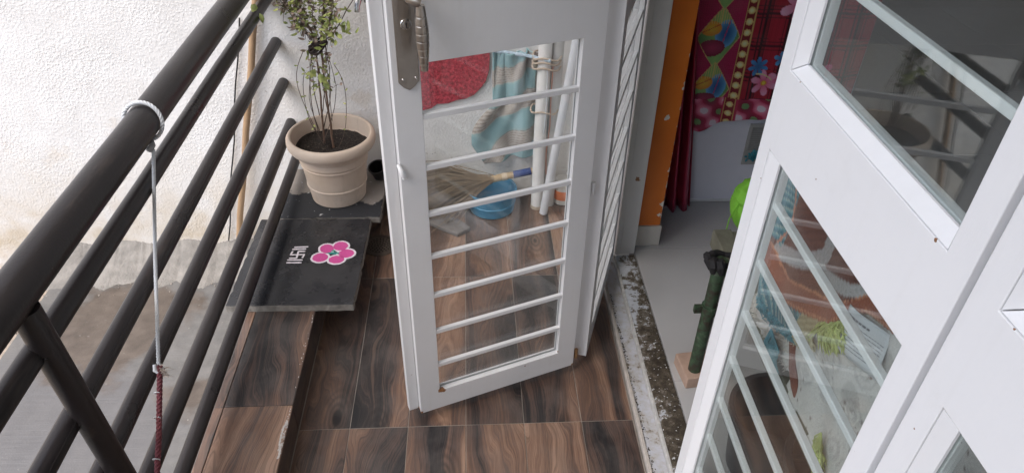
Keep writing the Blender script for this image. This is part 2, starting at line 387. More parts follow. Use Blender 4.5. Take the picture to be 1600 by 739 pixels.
for k in range(700):
    if k < 420: x = rnd.uniform(-2.3, -1.6); y = rnd.uniform(1.2, 2.3); z = -.33; s = rnd.uniform(.003, .014)
    else: x = rnd.uniform(-1.6, -.75); y = 2.33-abs(rnd.gauss(.05, .10)); z = -.288 + max(0, (.1-(2.33-y))*.55); s = rnd.uniform(.0015, .006)
    M = Matrix.Translation((x, y, z)) @ Matrix.Rotation(rnd.uniform(0, 6), 4, 'Z') @ Matrix.Rotation(rnd.uniform(0, 6), 4, 'X')
    q = [M @ Vector((a*s*rnd.uniform(.6, 1.2), b*s, c*s*.7)) for a, b, c in ((1, 0, 0), (-1, 0, 0), (0, 1, 0), (0, -1, 0), (0, 0, 1), (0, 0, -1))]
    deb.add(q, [(0, 2, 4), (2, 1, 4), (1, 3, 4), (3, 0, 4), (2, 0, 5), (1, 2, 5), (3, 1, 5), (0, 3, 5)])
setp(deb.build('rubble', m_simple('grit', (.33, .29, .25), .95, var=.6, nscale=15)), 'loose grit and stone crumbs lying at the foot of the rough white wall', 'rubble', kind='stuff')

# end wall of the balcony
wb = MB(); wb.box(-6, .60, 2.33, 2.52, -3.4, 3.2)
setp(wb.build('plaster_wall', PLASTER), 'rough white plastered wall with a dirty foot, behind the flower pot and railing', 'wall')
# house wall: orange end by the door, facade over and beyond the door, unseen wall and roof added to shade the balcony
N = NT('orange_wall_paint'); v = N.coord(); pos = N.n('ShaderNodeTexCoord').outputs['Object']; sx = N.n('ShaderNodeSeparateXYZ'); N.put(sx.inputs[0], pos)
edge = N.math('GREATER_THAN', N.math('ADD', sx.outputs[0], N.math('MULTIPLY', N.math('SUBTRACT', N.noise(v, 42, 3), .5), .035)), .6415)
oc = N.mix(N.ramp(N.noise(v, 5, 4), (.3, 0), (.7, 1)), (.60, .140, .013), (.72, .19, .020))
chips = near(N, pos, [(.605, 1.952, .525, .008), (.598, 1.952, .518, .005), (.636, 1.952, .20, .011), (.632, 1.952, .155, .009), (.638, 1.952, .33, .006), (.638, 1.952, .62, .005)], .9, 95, v)
oc = N.mix(N.math('MAXIMUM', edge, chips), oc, (.72, .68, .60))
ORANGE = N.set(Base__Color=oc, Roughness=.45, Normal=N.bump(N.noise(v, 90, 4), .35, .001))
ow = thing('orange_wall', 'orange painted wall end with chipped edge beside the maroon curtain', 'wall', (0, 0, 0))
MB().box(.562, .640, 1.952, 2.328, .112, 3.1).build('painted_wall', ORANGE, ow, bev=.002)
MB().box(.558, .646, 1.946, 2.329, .03, .112).build('skirting', m_simple('cream_skirting_tile', (.56, .53, .48), .35, var=.07), ow, bev=.0015)
hw = thing('house_wall', 'pale house wall above and beyond the white folding doors', 'wall', (0, 0, 0))
MB().box(.49, .558, 1.972, 2.329, -.14, 3.1).build('wall_end', m_simple('white_house_paint', (.70, .69, .67), .8, var=.06, bump=.001, bscale=120), hw)
MB().box(.50, .64, -.05, 1.952, 2.12, 3.1).build('wall_over_door', BUFF, hw)
MB().box(.50, .64, -2.5, -.06, -.14, 3.1).build('wall_beyond_door', BUFF, hw)
setp(MB().box(-.70, .499, -1.72, -1.601, -.6, 3.1).build('light_blocking_wall', BUFF), 'unseen plain cream wall added at the near end of the balcony to block light', 'wall')  # added behind the camera to keep light off the half open leaf
struct(MB().box(-.80, .499, -1.6, 2.329, 2.62, 2.75).build('shading_roof', m_simple('white_ceiling_paint', (.72, .71, .69), .85, var=.05)))  # unseen roof, added and set low so light comes from the open side
# threshold
N = NT('worn_blue_white_paint'); v = N.coord(); sx = N.n('ShaderNodeSeparateXYZ'); N.put(sx.inputs[0], v)
nz = N.noise(v, 55, 5, .65); big = N.noise(v, 5, 3)
f = N.math('ADD', nz, N.math('MULTIPLY', N.math('SUBTRACT', big, .5), .5))
c = N.ramp(f, (.30, (.13, .10, .075)), (.37, (.30, .27, .235)), (.45, (.43, .42, .41)), (.60, (.47, .48, .52)), (.8, (.52, .54, .585)))
WORN = N.set(Base__Color=c, Roughness=.6, Normal=N.bump(f, .5, .0015))
N = NT('mossy_sill'); v = N.coord(); pos = v; sx = N.n('ShaderNodeSeparateXYZ'); N.put(sx.inputs[0], v)
nz = N.noise(v, 46, 6, .7); f = N.math('ADD', nz, N.math('MULTIPLY', N.math('SUBTRACT', sx.outputs[1], 1.62), .62))
f = N.math('ADD', f, N.math('MULTIPLY', N.math('SUBTRACT', .53, sx.outputs[0]), 2.2))
f = N.math('ADD', f, N.math('MULTIPLY', N.math('SUBTRACT', N.noise(v, 13, 4), .5), .75)); f = N.math('ADD', f, N.math('MAXIMUM', 0, N.math('MULTIPLY', N.math('SUBTRACT', 1.45, sx.outputs[1]), .55)))
c = N.ramp(f, (.30, (.040, .030, .020)), (.46, (.085, .068, .048)), (.56, (.18, .155, .125)), (.60, (.44, .46, .49)), (.8, (.52, .54, .58)))
c = N.mix(N.ramp(N.noise(v, 120, 2), (.66, 0), (.70, 1)), c, (.62, .63, .64))
MOSS = N.set(Base__Color=c, Roughness=.9, Normal=N.bump(N.math('SUBTRACT', 1, nz), .8, .004))
th = struct(thing('threshold', None, None))
ALU = m_simple('dull_aluminium', (.55, .55, .54), .4, .6, .15, 60)
MB().box(.4265, .437, -.06, 1.905, -.1, .013).build('sill_strip', m_simple('cement_edge', (.46, .42, .38), .9, var=.35, nscale=50, bump=.002, bscale=120), th, bev=.002)
MB().box(.4375, .478, -.06, 1.905, -.1, .009).build('sill_channel', WORN, th, bev=.001)
MB().box(.4785, .486, -.06, 1.905, -.1, .026).build('sill_lip', m_simple('stained_lip', (.50, .49, .47), .5, var=.5, nscale=70), th, bev=.0015)
MB().box(.4865, .553, -.06, 1.90, -.1, .027).build('sill_slab', MOSS, th, bev=.003)
mo = MB()
for k in range(900):
    y = rnd.uniform(1.05, 1.85); x = rnd.choice((rnd.gauss(.548, .006), rnd.gauss(.53, .012), rnd.gauss(.441, .003)))
    z = .027 if x > .487 else .010; s = rnd.uniform(.0008, .0032)
    if y > 1.72 and x < .54: continue
    q = [Vector((x+a*s*rnd.uniform(.6, 1.3), y+b*s*rnd.uniform(.6, 1.3), z+c*s*.6)) for a, b, c in ((1, 0, 0), (-.5, .9, 0), (-.5, -.9, 0), (0, 0, 1.2))]
    mo.add(q, [(0, 1, 3), (1, 2, 3), (2, 0, 3), (0, 2, 1)])
setp(mo.build('moss', m_simple('dark_moss', (.045, .036, .02), .95, var=.5, nscale=40)), 'dark moss and dirt crumbs along the door sill', 'moss', kind='stuff')
# room
rf = MB(); rf.box(.5535, 4.2, -2.5, 4.6, -.15, .0285)
rfl = struct(rf.build('room_floor', m_simple('grey_tile_joint', (.28, .27, .26), .8)))
GT = m_simple('grey_vitrified_tile', (.43, .425, .42), .22, var=.05, nscale=8)
for i in range(6):
    for j in range(11):
        x0 = .5545 if i == 0 else .56+.6*i; x1 = .56+.6*(i+1); y0 = -2.29+.6*j+.02; y1 = y0+.6
        tile(rfl, 'floor_tile', (x0+x1)/2, (y0+y1)/2, .03, x1-x0-.002, .598, GT, .006)
rw = struct(thing('room_shell', None, None))
MB().box(.562, .64, 2.5205, 4.6, -.1, 3.1).build('room_wall', BUFF, rw)
for q in ((-2.5, 4.6, -.1, .85), (-2.5, 4.6, 2.05, 3.1), (-2.5, .0, .85, 2.05), (1.6, 4.6, .85, 2.05)): MB().box(4.2, 4.3, *q).build('room_wall', BUFF, rw)   # opening added in the unseen far wall to brighten the room
MB().box(.5, 4.3, 4.6, 4.7, -.1, 3.1).build('room_wall', BUFF, rw)
MB().box(.5, 4.3, -2.6, -2.5, -.1, 3.1).build('room_wall', BUFF, rw)
MB().box(.642, 4.3, -2.6, 4.7, 3.1, 3.2).build('room_ceiling', BUFF, rw)

# ------------------------------------------------------------------ door frame and folding leaves
df = thing('door_frame', 'grey white door post standing between the folding doors and the orange wall', 'door frame', (0, 0, 0))
JP = m_paint('grey_white_post_paint', (.62, .61, .60), [(.525, 1.904, .33, .010)], .5, .3)
jb = MB(); jb.box(.484, .552, 1.905, 1.951, .027, 2.06); jb.box(.497, .559, 1.9515, 1.9715, .027, 2.06)
jb.build('post', JP, df, bev=.002)
MB().box(.484, .5, 1.896, 1.9045, .03, 2.06).build('door_stop', JP, df, bev=.0015)
MB().box(.48, .64, -.05, 1.952, 2.0605, 2.1195).build('head', JP, df)
MB().box(.484, .56, -.056, -.006, .027, 2.06).build('post', JP, df, bev=.002)

def lattice(us, zs, vs_, filled):
    """solid made of cells of a u/v/z grid, outer faces only"""
    nu, nv, nz_ = len(us)-1, len(vs_)-1, len(zs)-1
    vid = {}; V = []; F = []
    def vert(i, j, k):
        if (i, j, k) not in vid: vid[(i, j, k)] = len(V); V.append((us[i], vs_[j], zs[k]))
        return vid[(i, j, k)]
    ok = lambda i, j, k: 0 <= i < nu and 0 <= j < nv and 0 <= k < nz_ and filled(i, j, k)
    for i in range(nu):
        for j in range(nv):
            for k in range(nz_):
                if not ok(i, j, k): continue
                for d, q in (((1, 0, 0), ((1, 0, 0), (1, 1, 0), (1, 1, 1), (1, 0, 1))), ((-1, 0, 0), ((0, 0, 0), (0, 0, 1), (0, 1, 1), (0, 1, 0))),
                             ((0, 1, 0), ((0, 1, 0), (0, 1, 1), (1, 1, 1), (1, 1, 0))), ((0, -1, 0), ((0, 0, 0), (1, 0, 0), (1, 0, 1), (0, 0, 1))),
                             ((0, 0, 1), ((0, 0, 1), (1, 0, 1), (1, 1, 1), (0, 1, 1))), ((0, 0, -1), ((0, 0, 0), (0, 1, 0), (1, 1, 0), (1, 0, 0)))):
                    if not ok(i+d[0], j+d[1], k+d[2]): F.append([vert(i+a, j+b, k+c) for a, b, c in q])
    bm = bmesh.new(); bv = [bm.verts.new(p) for p in V]
    for f in F: bm.faces.new([bv[i] for i in f])
    bmesh.ops.dissolve_limit(bm, angle_limit=R(1), verts=bm.verts, edges=bm.edges)
    bmesh.ops.recalc_face_normals(bm, faces=bm.faces)
    return bm
def door_leaf(label, loc, ang, w, bars, ubars, mat, glass, lip=0., A1=1.002, group='white folding door leaves'):
    """local: x along width, y depth (0 = inner face, T = outer face), z up"""
    T = .038; h = .014; z0, z1 = .03, 2.03; rb_ = .016
    t = thing('door_leaf', label, 'door', loc, ang, group)
    o0, o1 = .055, w-.053; r0_, r1_ = o0-rb_, o1+rb_
    A0, B0, B1 = .098, 1.134, 1.95
    us = [0, r0_, o0, o1, r1_, w]
    zs = [z0, A0-rb_, A0, A1, A1+rb_, B0-rb_, B0, B1, B1+rb_, z1]
    def filled(i, j, k):
        uin = 2 <= i < 3; uout = 1 <= i < 4
        zin = (2 <= k < 3) or (6 <= k < 7); zout = (1 <= k < 4) or (5 <= k < 8)
        return not (uin and zin) if j == 0 else not (uout and zout)
    bm = lattice(us, zs, [0, h, T], filled); me = bpy.data.meshes.new('frame'); bm.to_mesh(me); bm.free(); me.materials.append(mat)
    bevel(link('frame', me, t), .0013, 2)
    for (za, zb) in ((A0, A1), (B0, B1)):
        MB().box(o0-.008, o1+.008, h+.0006, h+.0046, za-.008, zb+.008).build('glass_pane', glass, t)
        q0 = [(r0_, za-rb_), (r1_, za-rb_), (r1_, zb+rb_), (r0_, zb+rb_)]; q1 = [(o0, za), (o1, za), (o1, zb), (o0, zb)]
        yg, yo = h+.0050, T-.0014; g_ = .0011
        for i in range(4):      # sloping glazing beads, mitred at the corners
            a, b_, c, d = q0[i], q0[(i+1) % 4], q1[(i+1) % 4], q1[i]
            L = math.hypot(b_[0]-a[0], b_[1]-a[1]); ex, ez = (b_[0]-a[0])/L*g_, (b_[1]-a[1])/L*g_; ix, iz = -ez, ex
            A = (a[0]+ex*2+ix, a[1]+ez*2+iz); B = (b_[0]-ex*2+ix, b_[1]-ez*2+iz); Cc = (c[0]-ex, c[1]-ez); D = (d[0]+ex, d[1]+ez)
            vs = [(A[0], yo, A[1]), (B[0], yo, B[1]), (Cc[0], yg+.0035, Cc[1]), (D[0], yg+.0035, D[1]), (A[0], yg, A[1]), (B[0], yg, B[1]), (Cc[0], yg, Cc[1]), (D[0], yg, D[1])]
            MB().add(vs, [(0, 1, 2, 3), (7, 6, 5, 4), (0, 4, 5, 1), (1, 5, 6, 2), (2, 6, 7, 3), (3, 7, 4, 0)]).build('glazing_bead', mat, t)
    bm_ = MB().box(o0-.002, o1+.002, .0015, .0125, -.0060, .0060).mesh('bar', mat)
    for zb in list(bars)+list(ubars):
        bevel(link('bar', bm_, t, (0, 0, zb)), .0012, 1)
    if lip: MB().box(-lip, -.0004, h+.004, T-.001, z0+.004, z1).build('meeting_lip', mat, t, bev=.0015)
    return t
PA = m_paint('white_door_paint_shaded', (.66, .66, .665), [(.058, .0, .096, .0105), (.066, .0, .093, .0075), (.0, .0, .034, .006), (.452, .0, .034, .007), (.397, 0, .103, .005), (.30, 0, .088, .003), (.002, .014, .034, .008)], .32, .3)  # rust and grime are wear; the greyer white carries the leaf's shade
PC = m_paint('white_door_paint_lit', (.84, .845, .86), [(.06, .038, 1.116, .003), (.31, .038, 1.03, .0015), (.445, .038, .71, .0018), (.47, .038, .93, .0015), (.49, .038, 1.22, .002), (.03, .038, .64, .0016), (.43, .038, 1.118, .002)], .30, .12)  # same door white, base made lighter for the side facing open sky
PB = m_paint('white_door_paint_hinge', (.66, .66, .665), [(.0, .03, .034, .008)], .32, .3)  # greyed like the lock leaf, shade put into the base colour
b7 = [.190+.1167*k for k in range(7)]; c7 = [.166+.1203*k for k in range(7)]
ub = [1.252, 1.366, 1.48, 1.594, 1.708, 1.82]
aA = R(20.6); aB = R(71.3)
# leaf A: inner face towards the camera; its local y runs away from the camera
leafA = door_leaf('half open door leaf with the nickel lever lock, seen nearly face on', (-.145, 1.241, 0), aA, .452, b7, ub, PA, GLASS, .026)
leafB = door_leaf('folded door leaf hinged behind the lock leaf, seen edge on next to the grey post', (.320, 1.431, 0), aB, .492, b7, ub, PB, GLASS)
# leaves C and D: outer face towards the balcony (x = .47); local y runs to -x
leafC = door_leaf('closed door leaf right of the threshold, its far edge beside the green cot leg', (.508, .496, 0), R(90), .506, c7, ub, PC, GLASS2, 0, .970)
leafD = door_leaf('closed door leaf in the bottom right corner, nearest the camera', (.508, -.004, 0), R(90), .490, c7, ub, PC, GLASS2, 0, .970)
# lock on leaf A
lk = MB(); pl = [(.011, 1.26), (.011, .972), (.020, .962), (.031, .955), (.042, .962), (.051, .972), (.051, 1.26)]
vs = [(p[0], y, p[1]) for y in (-.0065, -.0004) for p in pl]; n_ = len(pl)
lk.add(vs, [tuple(range(n_)), tuple(range(2*n_-1, n_-1, -1))] + [(i, n_+i, n_+(i+1) % n_, (i+1) % n_) for i in range(n_)])
lock = lk.build('lock_plate', STEEL, leafA, bev=.0016)
RX = Matrix.Rotation(R(90), 4, 'X')
def yl(prof, x, z, seg=24): # lathe whose axis is local -y
    return MB().lathe(prof, seg, M=Matrix.Translation((x, 0, z)) @ RX)
yl([(.0, .0065), (.0095, .0065), (.0105, .0075), (.0105, .0095), (.0095, .0105), (.0075, .0105), (.007, .0095), (.0055, .0095), (.0052, .0115), (0, .0115)], .031, 1.083).build('lock_cylinder', BRIGHT, lock)
kh = MB().box(-.0011, .0011, -.0125, -.0118, -.0062, .0035); kh.build('keyhole', BLACKP, lock, (.031, 0, 1.083))
for sx_, sz_ in ((.019, .979), (.044, .979)):
    yl([(0, .0085), (.0022, .0080), (.0030, .0068), (.0030, .0060)], sx_, sz_, 12).build('screw', BRIGHT, lock)
lv = MB(); lv.tube([(.031, -.0066, 1.141), (.031, -.030, 1.141), (.033, -.046, 1.140), (.039, -.0535, 1.139), (.046, -.056, 1.136)], [.0105, .0100, .0105, .011, .0105], 16)
lever = lv.build('lever_handle', STEEL, leafA)
gz0, gz1 = 1.131, 1.014; gp = []; gr = []
for k in range(97):
    t_ = k/96; r_ = .0078 + .0042*math.sin(math.pi*min(1, t_*1.08))**1.2
    if t_ > .93: r_ = .0070
    for c_ in (.16, .29, .41, .53, .65, .76, .88):
        if abs(t_-c_) < .007: r_ -= .0006
    gp.append((.0455+.001*t_, -.056, gz0+(gz1-gz0)*t_)); gr.append(r_)
MB().tube(gp, gr, 20).build('grip', STEEL, lever)
# plastic hook on the leaf edge, hinges
ck = MB(); ck.tube([(-.004, -.004, .800), (-.001, -.010, .790), (.003, -.0105, .778), (.007, -.007, .768), (.004, -.004, .764)], [.0035, .005, .0055, .004, .002], 10)
hk = thing('plastic_clip', 'small white plastic clip stuck on the edge of the lock leaf', 'clip', (-.145, 1.241, 0), aA)
ck.build('clip_body', m_simple('clean_white_plastic', (.85, .85, .86), .3), hk)
for zc, mm in ((.62, PB), (.060, m_simple('rusty_hinge', (.30, .17, .075), .8, var=.6, nscale=120, bump=.001)), (1.62, PB)):
    MB().tube([(.4655, .012, zc-.016), (.4655, .012, zc+.016)], .0055, 12).build('hinge', mm, leafA)
    MB().box(.4525, .4590, .009, .016, zc-.014, zc+.014).build('hinge_plate', mm, leafA)

# ------------------------------------------------------------------ railing
XR = -.645
rl = thing('balcony_railing', 'dark brown painted pipe railing with a thick top rail', 'railing', (XR, .778, .1))
def along(name, z, r, x=0, y0=-1.6, y1=2.331):
    p = [(x, y0-.778 + (y1-y0)*i/14, z-.1 + .0012*math.sin(i*1.7)) for i in range(15)]
    return MB().tube(p, r, 24).build(name, PIPE, rl)
along('top_rail', .868, .0315)
for z in (.767, .6165, .472, .3175, .180): along('rail_pipe', z, .0182 if z > .2 else .0175)
for z, w_ in ((.6165, .55), (.472, .45)):      # welded seam of the pipe
    MB().tube([(.0182*math.cos(w_), -2.3, z-.1+.0182*math.sin(w_)), (.0182*math.cos(w_), 1.55, z-.1+.0182*math.sin(w_))], .0011, 6).build('weld_seam', PIPE, rl)
for z_, x_ in ((.767, .0165), (.6165, .0165), (.472, .0165), (.3175, .0165), (.836, .004)):      # weld beads at the post
    wd = MB(); q = []
    for k in range(9): q.append((x_+.004+rnd.uniform(-.0012, .0012), -.020+.005*k, z_-.1+.017*math.sin(k*.8)*(.5)+rnd.uniform(-.002, .002)))
    wd.tube(q, [rnd.uniform(.0022, .0042) for _ in q], 7); wd.build('weld_bead', PIPE, rl)
for yp in (.778, -.75):
    MB().tube([(.044, yp-.778, 0), (.041, yp-.778, .10), (.012, yp-.778, .748)], .0205, 20).build('post', PIPE, rl)
    MB().lathe([(0, .006), (.034, .006), (.034, .0), (0, 0)], 20, (.044, yp-.778)).build('foot_plate', PIPE, rl)
# rope on the top rail
def twist(pts, r, strands=3, pitch=.016, sub=10, seg=6):
    m = MB(); P = [Vector(p) for p in pts]; ls = [0]
    for a, b in zip(P, P[1:]): ls.append(ls[-1]+(b-a).length)
    n = max(8, int(ls[-1]/pitch*sub))
    def at(s):
        for i in range(len(P)-1):
            if s <= ls[i+1] or i == len(P)-2: return P[i].lerp(P[i+1], (s-ls[i])/max(1e-6, ls[i+1]-ls[i])), (P[i+1]-P[i]).normalized()
    for k in range(strands):
        q = []
        for i in range(n+1):
            s = ls[-1]*i/n; p, t = at(s); a = t.orthogonal().normalized() if abs(t.x) < .7 else t.cross(Vector((0, 0, 1))).normalized()
            a = (Vector((1, .3, 0)) - t*t.dot(Vector((1, .3, 0)))).normalized(); b = t.cross(a); w = 2*math.pi*(s/pitch + k/strands)
            q.append(p + (a*math.cos(w)+b*math.sin(w))*r*.52)
        m.tube(q, r*.56, seg)
    return m
rp = thing('rope', 'white twisted nylon rope looped round the top rail and hanging down', 'rope', (0, 0, 0))
rg = MB(); ringp = []
yc, zc, rr = 1.297, .868, .0368
for k in range(49):
    w = 2*math.pi*k/48; ringp.append((XR+rr*math.cos(w), yc+.010*math.sin(w), zc+rr*math.sin(w)))
twist(ringp, .0040, 3, .022, 10, 6).build('rope_loop', ROPE, rp)
K0 = Vector((-.628, 1.262, .838))
kn = MB(); kn.tube([K0+Vector((-.012, .03, -.004)), K0+Vector((-.002, .012, -.006)), K0+Vector((.004, .0, -.003)), K0+Vector((.0, -.008, -.010)), K0+Vector((-.008, .002, -.014)), K0+Vector((-.006, .014, -.012))], [.004, .0055, .006, .0055, .0045, .003], 10)
kn.build('knot', m_simple('grey_rope', (.30, .30, .31), .8, var=.4, nscale=120, bump=.001), rp)
E0 = Vector((-.603, .970, .512)); E1 = Vector((-.597, .80, .345))
mid1 = K0.lerp(E0, .5)+Vector((0, 0, -.006))
twist([K0+Vector((.004, -.002, -.012)), mid1, E0], .0035).build('hanging_cord', ROPE, rp)
kn2 = MB(); kn2.tube([E0+Vector((-.006, .004, .012)), E0+Vector((-.004, -.003, .004)), E0+Vector((.004, -.004, -.004)), E0+Vector((.007, .002, .002)), E0+Vector((.002, .004, .010))], [.003, .005, .0058, .005, .003], 10)
kn2.build('knot', ROPE, rp)
rc = thing('maroon_cord', 'frayed maroon braided cord knotted to the end of the white rope', 'cord', (0, 0, 0))
twist([E0+Vector((.004, .003, .010)), E0+Vector((.003, -.02, -.020)), E0.lerp(E1, .5)+Vector((.002, 0, -.003)), E1, E1+(E1-E0)*.6], .0052, 3, .024).build('braid', ROPER, rc)
fz = MB()
for k in range(46):
    b = E0+Vector((.006, rnd.uniform(-.01, .006), rnd.uniform(-.012, .014))); d_ = Vector((rnd.uniform(.2, 1), rnd.uniform(-.3, .4), rnd.uniform(-.9, .5)))*rnd.uniform(.008, .022)
    fz.tube([b, b+d_*.5+Vector((0, 0, .002)), b+d_], [.0006, .0005, .0003], 4)
fz.build('frayed_end', m_simple('frayed_fibre', (.50, .42, .36), .9, var=.4), rc)
for s in (.17, .36, .68):
    wv = MB()
    p = E0.lerp(E1, s); a = []
    for k in range(9):
        w = k/8*math.pi*1.5 - .8 + s*9; a.append(p+Vector((.006*math.cos(w), -.003-.005*math.sin(w)*.5, .006*math.sin(w))))
    wv.tube(a, .0011, 5); wv.build('white_whipping', ROPE, rc)

# ------------------------------------------------------------------ slabs and rangoli
N = NT('black_polished_stone'); v = N.coord(); nz = N.noise(v, 14, 5); fine = N.noise(v, 300, 3); scr = N.noise(N.coord((6, 160, 1)), 1, 5, .7)
c = N.mix(nz, (.012, .0125, .0145), (.028, .029, .033))
c = N.mix(N.math('MULTIPLY', N.ramp(N.noise(v, 6, 6, .65), (.5, 0), (.8, 1)), .35), c, (.14, .135, .13))
c = N.mix(N.math('MULTIPLY', N.ramp(scr, (.68, 0), (.74, 1)), .30), c, (.20, .21, .23))
c = N.mix(N.ramp(fine, (.24, .5), (.29, 0)), c, (.2, .19, .18))
STONE = N.set(Base__Color=c, Roughness=N.math('ADD', .16, N.math('MULTIPLY', nz, .22)), Normal=N.bump(fine, .12, .0006))
N = NT('dusty_black_stone'); v = N.coord(); nz = N.noise(v, 10, 6, .6); sx = N.n('ShaderNodeSeparateXYZ'); N.put(sx.inputs[0], v)
bk = N.math('ADD', N.math('MULTIPLY', sx.outputs[1], 2.6), N.math('ADD', nz, -.42))
c = N.mix(N.ramp(bk, (-.36, 0), (.04, 1)), (.020, .022, .026), N.mix(nz, (.17, .15, .13), (.31, .28, .25)))
c = N.mix(N.ramp(N.noise(v, 60, 4, .6), (.66, 0), (.72, .9)), c, (.55, .55, .55))
DUSTY = N.set(Base__Color=c, Roughness=.62, Normal=N.bump(nz, .3, .002))
CHIPPED = m_simple('raw_stone_edge', (.20, .185, .165), .9, var=.6, nscale=60, bump=.004, bscale=80)
def slab(name, label, x0, x1, y0, y1, zt, th_, mat, rz):
    cx_, cy__ = (x0+x1)/2, (y0+y1)/2; t = thing(name, label, 'stone slab', (cx_, cy__, zt-th_), rz)
    pts = []; a, b = (x1-x0)/2, (y1-y0)/2
    cs = [(-a, -b), (a, -b), (a, b), (-a, b)]
    for (p, q) in zip(cs, cs[1:]+cs[:1]):
        n = 26
        for k in range(n):
            f = k/n; e = rnd.uniform(0, .0022) + (.004 if rnd.random() < .08 else 0)
            L = math.hypot(q[0]-p[0], q[1]-p[1]); nx, ny = -(q[1]-p[1])/L, (q[0]-p[0])/L
            if k == 0: e = .003
            pts.append((p[0]+(q[0]-p[0])*f+nx*e, p[1]+(q[1]-p[1])*f+ny*e))
    top = MB(); top.poly(pts, th_-.0025, th_); body = MB()
    body.poly([(p[0]*1.0035, p[1]*1.0035) for p in pts], 0, th_-.0026)
    body.build('rough_edge', CHIPPED, t, bev=0); o = top.build('polished_face', mat, t, bev=.001)
    return t, o
s2, s2f = slab('stone_slab', 'dusty grey black stone slab under the flower pot against the wall', -.665, -.314, 2.008, 2.322, .126, .024, DUSTY, R(-.3))
s1, s1f = slab('stone_slab', 'polished black stone slab with the pink flower rangoli, on the ledge', -.718, -.349, 1.573, 2.003, .1245, .024, STONE, R(-.7))
def chalk(name, cc):
    N = NT(name); v = N.coord(); nz = N.noise(v, 300, 3)
    return N.set(Base__Color=N.mix(nz, tuple(x*.7 for x in cc), cc), Roughness=.95)
PINK = chalk('pink_rangoli_powder', (.62, .085, .30)); WHT = chalk('white_rangoli_powder', (.80, .74, .78)); TEAL = chalk('teal_rangoli_powder', (.05, .30, .26))
rg_ = thing('rangoli', 'pink flower and white auspicious sign drawn in powder on the black slab', 'rangoli', (-.444, 1.812, .1249))
def blob(cx_, cy__, a, b, rot, n=30, j=.04):
    r_ = random.Random(int(cx_*1e4)); out = []
    for k in range(n):
        w = 2*math.pi*k/n; e = 1+r_.uniform(-j, j); x, y = a*math.cos(w)*e, b*math.sin(w)*e
        out.append((cx_+x*math.cos(rot)-y*math.sin(rot), cy__+x*math.sin(rot)+y*math.cos(rot)))
    return out
PET = [(-.469, 1.836, .0195, .0215, .6), (-.427, 1.848, .0215, .0215, 0), (-.404, 1.810, .023, .020, 0), (-.431, 1.780, .0225, .0175, 0), (-.483, 1.792, .022, .0205, 0)]
for i, (px, py, a, b, ro) in enumerate(PET):
    px += .444; py -= 1.812; a *= 1.09; b *= 1.09
    MB().poly(blob(px, py, a+.0060, b+.0060, ro, j=.03), 0, .0006+.00004*i).build('petal_outline', WHT, rg_)
    MB().poly(blob(px, py, a-.0003, b-.0003, ro, j=.05), .0007, .0012).build('petal', PINK, rg_)
MB().poly([(-.026, .0005), (-.004, .006), (.016, .002), (.022, -.004), (.0, -.004)], 0, .0014).build('flower_centre', TEAL, rg_)
MB().poly([(-.012, .010), (-.002, .018), (.006, .010)], 0, .0014).build('flower_centre', TEAL, rg_)
pw = MB(); r6 = random.Random(21)
for k in range(420):
    px, py, a, b, ro = r6.choice(PET); w = r6.uniform(0, 6.28); e = 1.26+abs(r6.gauss(0, .10)); q = r6.uniform(.0003, .0009)
    x, y = px+.444+a*e*math.cos(w), py-1.812+b*e*math.sin(w)
    pw.poly([(x+q, y), (x, y+q), (x-q, y), (x, y-q)], 0, .0004)
setp(pw.build('loose_powder', WHT, rg_), kind='stuff')
def strokes(segs, w):
    m = MB()
    for i, (a, b) in enumerate(segs):
        a = Vector((*a, 0)); b = Vector((*b, 0)); d_ = (b-a); L = d_.length; d_.normalize(); nn = Vector((-d_.y, d_.x, 0)); top = []; bot = []
        for k in range(7):
            f = k/6; ww = w*(1+rnd.uniform(-.18, .18))*(.75 if k in (0, 6) else 1)
            p = a+d_*L*f; top.append(p+nn*ww/2); bot.append(p-nn*ww/2)
        q = [(p.x+.444, p.y-1.812) for p in top+bot[::-1]]; m.poly(q, .0, .0008+.00005*i)
    return m
for a, b in (((-.574, 1.847), (-.530, 1.849)), ((-.579, 1.8365), (-.535, 1.8375)), ((-.584, 1.7825), (-.536, 1.7815)), ((-.584, 1.769), (-.537, 1.768))):
    strokes([(a, b)], .0058).build('bar_stroke', WHT, rg_)
strokes([((-.557, 1.827), (-.5565, 1.790)), ((-.580, 1.808), (-.534, 1.809)), ((-.5585, 1.8255), (-.535, 1.8245)), ((-.580, 1.7915), (-.555, 1.791)), ((-.5785, 1.807), (-.575, 1.826)), ((-.535, 1.810), (-.539, 1.791))], .0052).build('auspicious_sign', WHT, rg_)
# floor drain
N = NT('drain_stained_plastic'); v = N.coord(); c = N.mix(N.noise(v, 60, 5), (.035, .026, .020), (.11, .085, .065)); DR = N.set(Base__Color=c, Roughness=.55)
dr = thing('floor_drain', 'round brown perforated drain cover in the wood look floor by the slab', 'drain', (-.328, 2.010, .0005))
MB().lathe([(.047, 0), (.047, .0035), (.058, .0035), (.060, .002), (.060, 0)], 40).build('rim', DR, dr)
pl_ = MB().lathe([(0, .0014), (.0465, .0014), (.0465, .0)], 40); pl_.build('grate', DR, dr)
ho = MB()
for ring, n in ((.008, 5), (.018, 10), (.028, 15), (.038, 20)):
    for k in range(n):
        w = 2*math.pi*(k+ring*30)/n; ho.poly(blob(ring*math.cos(w), ring*math.sin(w), .0030, .0026, w, 8, .1), .0015, .0019)
setp(ho.build('drain_holes', m_simple('drain_dark', (.004, .004, .004), .9), dr), kind='stuff')

